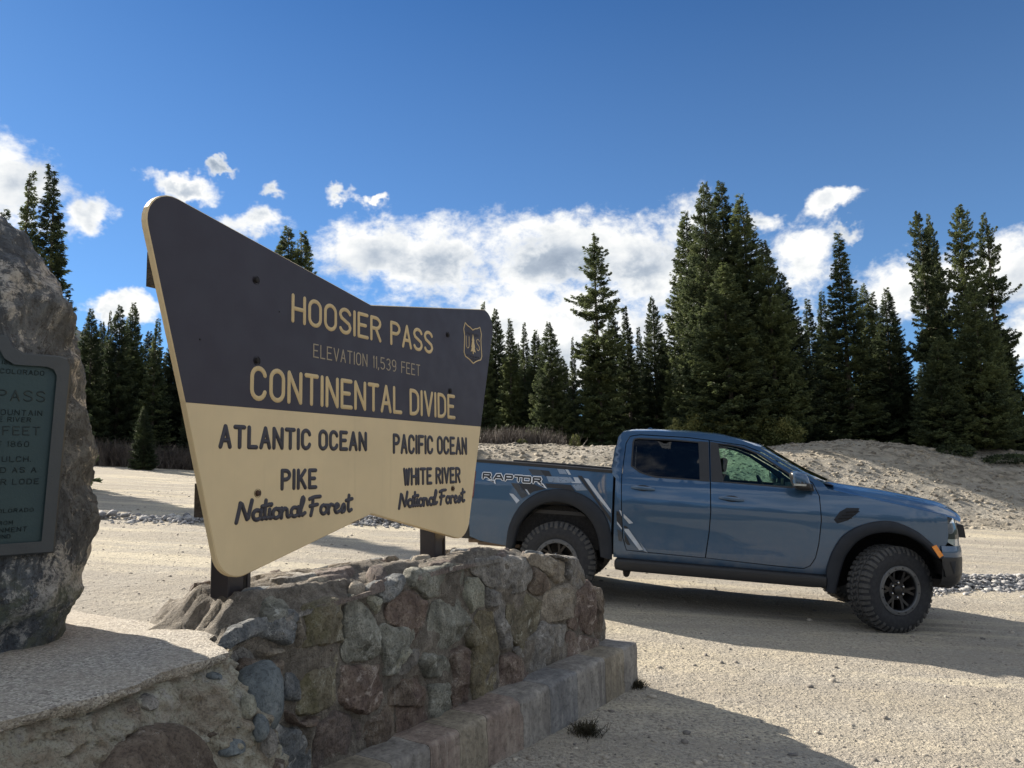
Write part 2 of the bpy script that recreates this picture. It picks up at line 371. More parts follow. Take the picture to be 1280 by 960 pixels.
def slab_mat():
    T = newmat('exposed aggregate concrete'); P = geo_pos(T)
    v = T.node('ShaderNodeTexVoronoi'); T.put(v.inputs['Vector'], P); v.inputs['Scale'].default_value = 150
    s = T.node('ShaderNodeSeparateColor'); T.put(s.inputs[0], v.outputs['Color'])
    c = T.ramp(s.outputs[0], [(0, (.15, .135, .12)), (.35, (.27, .25, .22)), (.7, (.37, .345, .30)), (1, (.52, .49, .43))])
    c = T.mix(T.mapr(T.noise(P, 3, 5, .65), .35, .7, 0, .5), c, (.33, .29, .235, 1))
    c = T.mix(T.mapr(T.noise(P, 14, 6, .7), .55, .72, 0, .45), c, (.19, .175, .155, 1))
    h = T.math('ADD', T.mapr(v.outputs['Distance'], 0, .6, 1, 0), T.math('MULTIPLY', T.noise(P, 18, 5), 1.5))
    setp(T, Base_Color=c, Roughness=.9, Normal=T.bump(h, .6, .008)); return T.m
M['slab'] = slab_mat()

def ledge_mat(name, a, b, st):
    T = newmat(name); P = T.obj
    n = T.noise(P, 7, 8, .68, .5); v = T.noise(T.scalev(P, (1, 1, .07)), 16, 5, .7)
    c = T.ramp(T.math('ADD', T.math('MULTIPLY', n, .5), T.math('MULTIPLY', v, .5)), [(.36, a), (.5, b), (.62, st)])
    c = T.mix(T.mapr(T.noise(P, 40, 4, .7), .3, .55, .5, 0), c, tuple(x*.4 for x in a)+(1,))
    c = T.mix(T.mapr(T.noise(T.scalev(P, (1, 1, .12)), 26, 5, .7), .6, .7, 0, .5), c, (.36, .34, .30, 1))
    setp(T, Base_Color=c, Roughness=.85, Normal=T.bump(T.math('ADD', n, T.math('MULTIPLY', T.noise(P, 60, 4), .3)), .6, .02)); return T.m
M['ledge'] = [ledge_mat('stained concrete grey', (.13,.12,.11), (.23,.215,.195), (.34,.32,.285)),
              ledge_mat('stained concrete rust', (.135,.105,.09), (.235,.185,.155), (.33,.28,.235)),
              ledge_mat('stained concrete ochre', (.135,.115,.09), (.235,.205,.155), (.34,.30,.235)),
              ledge_mat('stained concrete slate', (.105,.105,.11), (.185,.185,.185), (.28,.275,.265))]

def sign_paint(name, col, rough, dirt):
    T = newmat(name); P = T.obj
    n = T.noise(P, 2.2, 4, .6); dr = T.noise(T.scalev(P, (1, 1, .05)), 22, 5, .65)
    c = T.mix(T.mapr(n, .3, .7), tuple(x*.93 for x in col)+(1,), tuple(min(1, x*1.05) for x in col)+(1,))
    c = T.mix(T.mapr(dr, .55, .75, 0, dirt), c, tuple(x*.72+.01 for x in col)+(1,))
    c = T.mix(T.mapr(T.noise(P, 160, 3, .6), .68, .74, 0, dirt*.9), c, tuple(x*.5+.04 for x in col)+(1,))
    setp(T, Base_Color=c, Roughness=T.mapr(T.noise(P, 9, 4), .3, .7, rough*.9, rough*1.15), Normal=T.bump(T.noise(P, 90, 3), .08, .002)); return T.m
M['brown_paint'] = sign_paint('brown sign paint', (.024, .020, .033), .46, .35)
M['cream_paint'] = sign_paint('cream sign paint', (.69, .54, .315), .5, .25)
M['cream_letter'] = sign_paint('cream routed letters', (.60, .45, .23), .5, .2)
M['dim_letter'] = sign_paint('faded routed letters', (.34, .28, .19), .55, .4)
M['dark_letter'] = sign_paint('dark raised letters', (.035, .033, .045), .4, .2)
M['post'] = sign_paint('dark brown post paint', (.020, .018, .024), .45, .4)
M['batten'] = rock_mat('weathered batten wood', [(.05,.04,.032), (.09,.075,.06), (.14,.12,.10)], 6, stretch=(.2, 1, 3))
M['bolt'] = plain('rusty bolt', (.085, .05, .035), .6, .5, .4, 60)
M['hole'] = plain('countersunk hole', (.012, .010, .010), .8)
M['bronze'] = plain('patinated bronze field', (.024, .050, .058), .42, .35, .12, 9, .15, 120)
M['bronze_rim'] = plain('bronze rim', (.050, .058, .066), .42, .4, .15, 9, .15, 120)
M['bronze_letter'] = plain('bronze lettering', (.014, .026, .030), .4, .4, .1)

def paint_mat():
    T = newmat('metallic blue car paint'); P = T.obj
    fl = T.noise(P, 900, 2)
    lw = T.node('ShaderNodeLayerWeight'); lw.inputs[0].default_value = .35
    c = T.mix(lw.outputs['Facing'], (.036, .090, .175, 1), (.024, .064, .135, 1))
    s = T.node('ShaderNodeSeparateXYZ'); T.put(s.inputs[0], P)
    dust = T.math('MULTIPLY', T.mapr(s.outputs[2], .95, .45, 0, .30), T.mapr(T.noise(P, 5, 6, .7), .3, .7))
    c = T.mix(dust, c, (.20, .18, .15, 1))
    n1 = T.bump(T.noise(P, 1.2, 1), .05, .02)
    setp(T, Base_Color=c, Metallic=T.math('SUBTRACT', .4, T.math('MULTIPLY', dust, .9)), Roughness=T.math('ADD', .30, T.math('MULTIPLY', dust, .9)), Coat_Weight=T.math('SUBTRACT', 1.0, T.math('MULTIPLY', dust, 1.6)), Coat_Roughness=.015, Normal=T.bump(fl, .02, .001, n1))
    T.put(T.p.inputs['Coat Normal'], n1); return T.m
M['paint'] = paint_mat()
M['flare'] = plain('dark grey moulded flare', (.016, .020, .028), .6, 0, .1, 5, .1, 300, 0, .3)
M['plastic'] = plain('black plastic', (.014, .015, .018), .5, 0, .2, 8, .15, 300)
M['liner'] = plain('black wheel well', (.006, .006, .007), .9)
M['rubber'] = plain('dusty tyre rubber', (.018, .020, .025), .8, 0, .35, 12, .2, 150)
M['tread'] = plain('dusty tyre tread', (.06, .06, .06), .9, 0, .5, 30, .3, 150)
M['rim'] = plain('grey painted rim ring', (.11, .118, .13), .4, .5, .1, 15)
M['rim_black'] = plain('black wheel spokes', (.018, .018, .020), .35, .3, .2, 20)
M['steel'] = plain('bright steel', (.55, .56, .58), .25, 1, .05)
M['chassis'] = plain('dirty chassis metal', (.035, .032, .03), .75, .3, .5, 9)
M['exhaust'] = plain('weathered steel pipe', (.17, .13, .10), .6, .6, .5, 14)
M['amber'] = plain('amber lamp lens', (.85, .27, .02), .18, 0, .05, coat=1)
M['redlamp'] = plain('dark red tail lamp', (.09, .008, .01), .1, 0, .1, coat=1)
M['lamp_clear'] = plain('headlamp lens', (.62, .66, .70), .08, .6, .3, 18, coat=1)
M['lamp_dark'] = plain('smoked headlamp housing', (.03, .035, .04), .12, .3, .1, coat=1)
M['dec_navy'] = plain('black body graphic', (.012, .016, .024), .5, .0, .1, coat=.1)
M['dec_darkd'] = plain('dark grey body graphic', (.03, .04, .055), .45, .0, .1, coat=.2)
M['dec_grey'] = plain('mid grey body graphic', (.20, .25, .32), .3, .3, .1, coat=1)
M['letter_silver'] = plain('silver letter outline', (.66, .71, .78), .4, .1, .05, coat=.2)
M['dec_silver'] = plain('silver body graphic', (.42, .47, .54), .4, .1, .05, coat=.3)
M['interior'] = plain('charcoal interior', (.025, .025, .027), .7)
M['seat'] = plain('dark seat cloth', (.04, .042, .046), .8)
def glass_mat(name, tint, amount, gl=.02):
    m = bpy.data.materials.new(name); m.use_nodes = True; T = NT(m.node_tree); T.n.clear()
    out = T.node('ShaderNodeOutputMaterial'); tr = T.node('ShaderNodeBsdfTransparent'); g = T.node('ShaderNodeBsdfGlossy'); g.inputs['Roughness'].default_value = gl
    tr.inputs[0].default_value = tint+(1,); fr = T.node('ShaderNodeFresnel'); fr.inputs[0].default_value = 1.5
    mx = T.node('ShaderNodeMixShader'); T.put(mx.inputs[0], T.math('ADD', T.math('MULTIPLY', fr.outputs[0], 1.0), amount, clamp=True))
    T.l.new(tr.outputs[0], mx.inputs[1]); T.l.new(g.outputs[0], mx.inputs[2]); T.l.new(mx.outputs[0], out.inputs[0]); return m
M['glass'] = glass_mat('green tinted window glass', (.50, .70, .62), .0)
M['privacy'] = glass_mat('dark privacy glass', (.05, .065, .085), .01)

def leaf_mat(name, a, b, trans=.25):
    m = bpy.data.materials.new(name); m.use_nodes = True; T = NT(m.node_tree); T.n.clear()
    out = T.node('ShaderNodeOutputMaterial'); d = T.node('ShaderNodeBsdfPrincipled'); t = T.node('ShaderNodeBsdfTranslucent'); mx = T.node('ShaderNodeMixShader')
    g = T.node('ShaderNodeNewGeometry'); oi = T.node('ShaderNodeObjectInfo')
    n = T.noise(g.outputs['Position'], 1.1, 4, .7); n = T.math('ADD', T.math('MULTIPLY', n, .8), T.math('MULTIPLY', T.noise(g.outputs['Position'], 5, 2), .2))
    r = T.math('ADD', n, T.math('MULTIPLY', T.math('SUBTRACT', oi.outputs['Random'], .5), .14))
    c = T.ramp(r, [(.34, tuple(x*.55 for x in a)), (.46, a), (.6, b), (.75, tuple(x*1.25 for x in b))])
    T.put(d.inputs['Base Color'], c); d.inputs['Roughness'].default_value = .6; T.put(d.inputs['Specular IOR Level'], .25)
    T.put(t.inputs[0], c); mx.inputs[0].default_value = trans
    T.l.new(d.outputs[0], mx.inputs[1]); T.l.new(t.outputs[0], mx.inputs[2]); T.l.new(mx.outputs[0], out.inputs[0]); return m
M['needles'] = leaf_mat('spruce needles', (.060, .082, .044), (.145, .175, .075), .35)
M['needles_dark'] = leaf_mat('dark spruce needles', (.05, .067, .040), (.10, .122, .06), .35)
M['needles_light'] = leaf_mat('yellow green low spruce needles', (.09, .11, .04), (.22, .22, .08))  # yellow green foliage of the low bushes and seedlings
M['bark'] = plain('spruce bark', (.10, .085, .07), .9, 0, .4, 8, .5, 40)
M['twig'] = leaf_mat('bare willow twigs', (.075, .062, .055), (.14, .12, .105), .05)
M['drygrass'] = leaf_mat('dark grass tuft', (.030, .028, .018), (.07, .06, .035), .2)
M['hill'] = leaf_mat('forested hill', (.030, .042, .028), (.055, .07, .04), 0)
M['snow'] = plain('old snow', (.75, .78, .82), .6)
def gravel_mat(name, stops):
    T = newmat(name); g = T.node('ShaderNodeNewGeometry')
    c = T.ramp(g.outputs['Random Per Island'], stops); c = T.mix(T.mapr(T.noise(g.outputs['Position'], 40, 3), .35, .65, .4, 0), c, (.08, .075, .07, 1))
    setp(T, Base_Color=c, Roughness=.85); return T.m
M['gravel'] = gravel_mat('crushed grey rock', [(0, (.16, .165, .18)), (.5, (.30, .30, .31)), (1, (.50, .49, .47))])
M['pebble'] = gravel_mat('lot pebbles', [(0, (.13, .12, .115)), (.4, (.28, .25, .21)), (1, (.52, .47, .39))])
M['clod'] = gravel_mat('bank clods', [(0, (.14, .12, .095)), (.5, (.27, .24, .19)), (1, (.42, .37, .29))])

# ------------------------------------------------------------------ terrain
def ss(t): t = 0 if t < 0 else 1 if t > 1 else t; return t*t*(3-2*t)
def G0(x, y):
    """smooth height of the lot and of the bank behind it"""
    r = math.hypot(x, y); k = 1 if r < 60 else 60/r
    z = -.0744*(x*k-3.57)+.018*(y*k-7.4)
    B = 2.0+.8*ss((x-2)/14)
    if y > 0: z += B*ss((y-22.5-1.0*ss((4-x)/6))/9.0)*ss((x+9)/7)
    return z
def G(x, y):
    z = G0(x, y); r = math.hypot(x, y)
    if r < 9: a = .010
    else: a = .010+.02*min(1, (r-9)/15)
    z += a*fbm((x*.8, y*.8, 3.1), 4)
    if y > 20 and x > -12:
        b = ss((y-22.3)/2)*ss((x+9)/5)*(1-.5*ss((y-32)/4))
        z += b*(.20*fbm((x*.3, y*.4, 8.7), 5)+.07*abs(fbm((x*1.5, y*1.2, 1.7), 5)))
    return z
NEAR = {}
def build_ground():
    az_ = list(np.arange(-48, 48.01, .3)); az_ += list(np.arange(52, 312, 4.0)); n = len(az_)
    rr = [0.25]
    while rr[-1] < 1200:
        r = rr[-1]; rr.append(r*(1.05 if r < 3 else 1.02 if r < 20 else 1.0105 if r < 40 else 1.06))
    V = [(0, 0, G(0, 0))]; F = []
    for r in rr:
        for a in az_:
            x, y = r*math.sin(R_(a)), r*math.cos(R_(a)); V.append((x, y, G(x, y)))
    for j in range(n): F.append((0, 1+(j+1) % n, 1+j))
    for i in range(len(rr)-1):
        for j in range(n):
            a, b = 1+i*n+j, 1+i*n+(j+1) % n; F.append((a, b, b+n, a+n))
    o = mesh('ground', V, F, M['ground'], smooth=True); tag(o, 'pale tan gravel lot with a rough dirt bank rising at the back', kind='structure')
build_ground()
def build_hills():
    V = []; F = []; n = 180
    for k in range(n):
        a = 2*math.pi*k/n; aa = math.degrees(a); aa = aa-360 if aa > 180 else aa
        e = 2.4+1.2*fbm((math.cos(a)*2, math.sin(a)*2, 0), 4)
        e += 8.6*math.exp(-((aa+33)/10)**2)+2.5*math.exp(-((abs(aa)-150)/50)**2)
        for i in range(7):
            t = i/6; r = 170+150*t; z = math.tan(R_(e))*320*ss(t)+1.0+ (2.5*fbm((math.sin(a)*r/9, math.cos(a)*r/9, 5), 3))*ss(t)
            V.append((r*math.sin(a), r*math.cos(a), z-(3 if i == 0 else 0)))
    for k in range(n):
        for i in range(6): a, b = k*7+i, ((k+1) % n)*7+i; F.append((a, b, b+1, a+1))
    o = mesh('hills', V, F, M['hill'], smooth=True); tag(o, 'dark forested hills beyond the pass', kind='structure')
build_hills()
FRONT = [
('blue',[(1.84,1.08),(2.01,1.1),(2.11,1.09),(2.1,1.07),(2.07,0.96),(1.96,1.01),(1.85,1.07)]),
('tan',[(2.11,1.08),(2.13,1.09),(2.12,0.95),(2.08,0.96)]),
('olive',[(2.14,1.09),(2.34,1.06),(2.37,0.92),(2.29,0.93),(2.12,0.94),(2.14,1.01)]),
('green',[(2.37,1.05),(2.51,1.04),(2.54,0.94),(2.55,0.81),(2.4,0.83),(2.35,0.88),(2.37,0.92)]),
('pale',[(2.51,1.1),(2.58,1.08),(2.56,1.02),(2.54,1.04)]),
('red',[(2.1,0.92),(2.31,0.92),(2.33,0.9),(2.11,0.9)]),
('tan',[(1.91,1.0),(2.03,0.97),(2.04,0.94),(1.93,0.95)]),
('brown',[(1.92,0.94),(2.03,0.93),(2.02,0.85),(2.01,0.83),(1.94,0.91)]),
('grey',[(1.81,0.97),(1.89,0.97),(1.92,0.93),(1.88,0.92),(1.82,0.92),(1.79,0.95)]),
('blue',[(2.04,0.87),(2.1,0.86),(2.12,0.75),(2.09,0.74),(2.05,0.78),(2.02,0.82)]),
('olive',[(2.11,0.91),(2.32,0.89),(2.33,0.82),(2.32,0.69),(2.22,0.67),(2.12,0.68),(2.09,0.71),(2.1,0.74),(2.12,0.76)]),
('red',[(2.34,0.82),(2.58,0.79),(2.57,0.71),(2.61,0.67),(2.59,0.59),(2.48,0.6),(2.4,0.64),(2.33,0.67)]),
('red',[(2.05,0.73),(2.12,0.67),(2.23,0.66),(2.26,0.66),(2.22,0.65),(2.15,0.63),(2.05,0.68)]),
('dark',[(2.21,0.62),(2.32,0.66),(2.4,0.61),(2.47,0.57),(2.46,0.38),(2.21,0.46)]),
('brown',[(2.49,0.55),(2.58,0.57),(2.64,0.65),(2.68,0.67),(2.68,0.38),(2.59,0.38),(2.49,0.38)]),
('red',[(2.64,0.69),(2.83,0.67),(2.9,0.59),(2.89,0.39),(2.71,0.38),(2.69,0.54)]),
('blue',[(1.96,0.67),(2.03,0.68),(2.13,0.64),(2.18,0.53),(2.18,0.46),(1.95,0.54)]),
('green',[(2.61,0.94),(2.73,0.93),(2.91,0.89),(2.75,0.81),(2.67,0.72),(2.61,0.73)]),
('red',[(2.64,1.04),(2.72,1.08),(2.83,1.07),(2.91,0.97),(2.91,0.89),(2.8,0.83),(2.66,0.96)]),
('green',[(2.93,0.93),(3.0,0.99),(3.19,0.98),(3.23,0.89),(3.21,0.81),(3.06,0.78),(2.91,0.79),(2.88,0.83)]),
('green',[(2.78,1.12),(2.82,1.18),(3.04,1.16),(3.19,1.08),(3.2,1.04),(3.03,1.03),(2.89,1.05),(2.79,1.1)]),
('blue',[(2.57,1.14),(2.75,1.17),(2.77,1.11),(2.7,1.06),(2.62,1.05),(2.51,1.11)]),
('grey',[(3.31,1.11),(3.85,1.05),(3.89,1.0),(3.76,0.94),(3.65,0.94),(3.43,1.01),(3.36,1.07)]),
('pale',[(3.21,1.02),(3.36,1.07),(3.41,1.02),(3.4,0.91),(3.24,0.94)]),
('grey',[(3.43,1.01),(3.56,0.96),(3.53,0.88),(3.43,0.89)]),
('olive',[(3.63,0.9),(3.97,0.85),(3.94,0.67),(3.77,0.58),(3.69,0.67),(3.62,0.81)]),
('yellow',[(3.36,0.88),(3.49,0.87),(3.54,0.68),(3.48,0.51),(3.41,0.41),(3.28,0.44),(3.22,0.56),(3.29,0.71)]),
('olive',[(3.23,0.8),(3.35,0.81),(3.33,0.71),(3.27,0.72)]),
('grey',[(3.52,0.93),(3.6,0.93),(3.6,0.81),(3.63,0.65),(3.57,0.66),(3.48,0.83)]),
('brown',[(3.9,1.04),(4.13,0.93),(4.1,0.89),(3.94,0.9),(3.88,0.96)]),
('tan',[(3.88,1.1),(4.13,1.08),(4.31,1.04),(4.27,0.93),(4.17,0.94),(4.04,1.04)]),
('grey',[(4.15,1.1),(4.47,1.06),(4.56,0.95),(4.56,0.84),(4.44,0.85),(4.34,0.96),(4.32,1.04)]),
('tan',[(4.05,0.88),(4.35,0.89),(4.37,0.81),(4.26,0.7),(4.11,0.7),(4.02,0.78)]),
('red',[(4.38,0.82),(4.59,0.87),(4.69,0.81),(4.66,0.53),(4.35,0.64),(4.4,0.72)]),
('brown',[(4.72,0.83),(4.82,0.81),(4.8,0.46),(4.7,0.47)]),
('grey',[(3.68,0.62),(3.99,0.7),(4.3,0.62),(4.25,0.52),(4.0,0.44),(3.88,0.47)]),
('red',[(4.3,0.59),(4.66,0.49),(4.63,0.47),(4.15,0.44),(4.29,0.51)]),
('red',[(3.56,0.59),(3.71,0.6),(3.85,0.44),(3.56,0.42)]),
('green',[(2.88,0.78),(2.98,0.73),(3.1,0.66),(3.1,0.61),(2.94,0.64),(2.86,0.73)]),
('red',[(3.11,0.7),(3.21,0.72),(3.24,0.59),(3.25,0.44),(3.12,0.47)]),
('brown',[(2.73,0.68),(2.85,0.67),(2.9,0.51),(2.62,0.59),(2.64,0.68)]),
('green',[(2.93,0.61),(3.08,0.59),(3.09,0.46),(2.94,0.5)]),
('pale',[(2.68,0.85),(2.76,0.85),(2.8,0.8),(2.7,0.75),(2.63,0.73)]),
('grey',[(2.81,0.81),(2.86,0.79),(2.83,0.74),(2.75,0.7),(2.71,0.71)]),
]

TOP=[
('blue',1.13,[(1.69,-2.36),(1.86,-2.48),(1.97,-2.32),(1.91,-2.3),(1.66,-2.19)]),
('green',1.14,[(2.02,-2.54),(2.11,-2.48),(2.04,-2.28),(1.94,-2.32),(1.93,-2.43)]),
('dark',1.17,[(2.38,-2.96),(2.44,-2.95),(2.4,-2.85),(2.33,-2.87)]),
('grey',1.16,[(1.96,-2.27),(2.18,-2.25),(2.22,-2.15),(2.08,-2.07),(1.93,-2.12)]),
('dark',1.16,[(1.95,-2.93),(2.06,-3.04),(2.16,-3.03),(2.03,-2.91)]),
#('pink',1.13,[(1.75,-2.63),(1.87,-2.66),(2.02,-2.59),(1.88,-2.51),(1.71,-2.39)]),
('dark',1.2,[(2.64,-2.58),(2.77,-2.6),(2.71,-2.48),(2.58,-2.44)]),
('pink',1.16,[(2.44,-2.73),(2.62,-2.76),(2.69,-2.67),(2.5,-2.59),(2.4,-2.63)]),
('grey',1.15,[(2.25,-2.82),(2.4,-2.78),(2.4,-2.61),(2.24,-2.59),(2.17,-2.7)]),
('pink',1.17,[(2.23,-2.38),(2.44,-2.38),(2.7,-2.47),(2.6,-2.34),(2.27,-2.19),(2.15,-2.24)]),
('pink',1.19,[(2.79,-2.39),(3.17,-2.28),(3.3,-2.06),(3.13,-1.97),(2.79,-2.05),(2.89,-2.3)]),
('grey',1.22,[(3.09,-2.35),(3.37,-2.44),(3.28,-2.23),(3.05,-2.24)]),
('grey',1.2,[(3.42,-2.26),(3.57,-2.2),(3.48,-2.05),(3.26,-2.03)]),
]

SIL= [(-0.208, 2.662), (-0.144, 2.639), (-0.089, 2.588), (-0.046, 2.501), (-0.01, 2.428), (0.028, 2.354), (0.065, 2.279), (0.086, 2.17), (0.103, 2.076), (0.114, 1.95), (0.127, 1.887), (0.14, 1.762), (0.154, 1.637), (0.169, 1.513), (0.169, 1.436), (0.15, 1.361), (0.133, 1.287), (0.133, 1.212), (0.102, 1.171), (0.085, 1.129), (0.083, 1.042)]

# ------------------------------------------------------------------ stone wall under the sign
EW = Vector((.546, .838, 0)).normalized(); NW = Vector((.838, -.546, 0)).normalized()
S0, T0, WZ = 3.3, -2.72, .15
wall_rot = math.atan2(EW.y, EW.x)
wp = EW*S0+NW*T0
def WL(s, t, z): return (s-S0, T0-t, z-WZ)
wall = empty('stone_wall', (wp.x, wp.y, WZ), (0, 0, wall_rot))
tag(wall, 'low rubble stone wall with a flat rocky top carrying the big sign', 'wall')
def ztop(s): return interp(s, [1.2, 1.74, 1.8, 2.0, 2.35, 2.6, 3.08, 3.68, 4.2, 4.42, 4.55, 4.68, 4.78, 4.9], [1.03, 1.035, 1.06, 1.095, 1.12, 1.135, 1.165, 1.155, 1.10, 1.05, .97, .83, .78, .74])

def zsurf(s, t):
    """top of the wall: crowned towards the posts"""
    zm = interp(s, [1.70, 1.80, 1.86, 1.93, 2.6, 3.4, 4.0, 4.3, 4.55, 4.7, 4.9], [1.030, 1.055, 1.115, 1.178, 1.175, 1.172, 1.145, 1.085, .96, .83, .74])
    a = ztop(s); return a+(max(zm, a)-a)*ss((-2.44-t)/.13)-.03*ss((-2.86-t)/.2)
def stone(name, mat, poly, fmap, parent, seed, H=.05, step=.016, rough=1.0, sm=2, back=.06, flat=False, tilt=.17):
    """a stone face: outline poly in 2d, fmap(a, b, h) to 3d; irregular chipped front"""
    rg = random.Random(seed)
    ctr = np.mean(poly, axis=0)
    gr = .07 if len(poly) < 16 else .0
    big = [(float(p[0]+(p[0]-ctr[0])*gr), float(p[1]+(p[1]-ctr[1])*gr)) for p in poly]
    pl = chaikin(big, sm if flat else 1, .22 if flat else .17); pl = dens_poly(pl, step)
    pl = [(a+.010*fbm((a*14, b*14, seed), 3), b+.010*fbm((a*14, b*14, seed+9), 3)) for a, b in pl]
    P, T, lo = fill(pl, [], step, seed=seed, dens=False)
    nb = len(lo[0]); d = pdist(P[:, 0], P[:, 1], lo[0]); sz = max(np.ptp(P[:, 0]), np.ptp(P[:, 1]))
    planes = [(rg.uniform(-1, 1)*tilt*2.2, rg.uniform(-1, 1)*tilt*2.2, rg.uniform(.0, .010)) for _ in range(4)]
    V = []
    wd = min(.016, sz*.14)
    for i, (a, b) in enumerate(P):
        e = min(1, d[i]/wd); prof = 1-(1-e)**1.6
        fa = min(p[0]*(a-ctr[0])+p[1]*(b-ctr[1])+p[2] for p in planes) if not flat else 0
        n = .5*fbm((a*5+seed, b*5, 1.3), 3)*.03+abs(fbm((a*11, b*11+seed, 4.1), 5))*.026+(1-abs(fbm((a*24, b*24, seed), 3))*2)*.003+fbm((a*48, b*48, seed), 3)*.0035
        h = prof*(H+fa*(1 if not flat else .2)-n*rough) if i >= nb else -.012
        if i >= nb: h = max(h, -.008)
        V.append(fmap(a, b, h))
    F = [tuple(t) for t in T.tolist()]; b0 = len(V)
    for i in range(nb): V.append(fmap(P[i][0], P[i][1], -back))
    # loop direction
    ar = sum(P[i][0]*P[(i+1) % nb][1]-P[(i+1) % nb][0]*P[i][1] for i in range(nb))
    for i in range(nb):
        j = (i+1) % nb
        F.append((i, b0+i, b0+j, j) if ar > 0 else (j, b0+j, b0+i, i))
    return mesh(name, V, F, mat, parent, smooth=True, angle=50)

TF = -2.42
def spread(polys, i, lim, joint, ok):
    """let a traced stone grow until it nearly touches its neighbours"""
    P = dens_poly(polys[i], .02); n = len(P); out = []; other = [q for k, q in enumerate(polys) if k != i]; ctr = np.mean(P, axis=0)
    near = [q for q in other if min(math.hypot(p[0]-ctr[0], p[1]-ctr[1]) for p in q) < .5]
    for j in range(n):
        p = np.array(P[j]); a = np.array(P[j-2]); b = np.array(P[(j+2) % n]); t = b-a; t /= np.linalg.norm(t)+1e-9; nn = np.array([t[1], -t[0]]); best = p
        for k in range(1, 16):
            q = p+nn*lim*k/15; x, y = np.array([q[0]]), np.array([q[1]])
            if not ok(*q): break
            if any(pip(x, y, o)[0] for o in near): break
            d0 = pdist(x, y, polys[i])[0]; d1 = min(pdist(x, y, o)[0] for o in near) if near else 9
            if d0 > d1-joint: break
            best = q
        out.append(tuple(best))
    # drop jitter
    for _ in range(1): out = [tuple(np.array(out[k-1])*.25+np.array(out[k])*.5+np.array(out[(k+1) % n])*.25) for k in range(n)]
    return out
def front_map(a, b, h): return WL(a, TF+h, b)
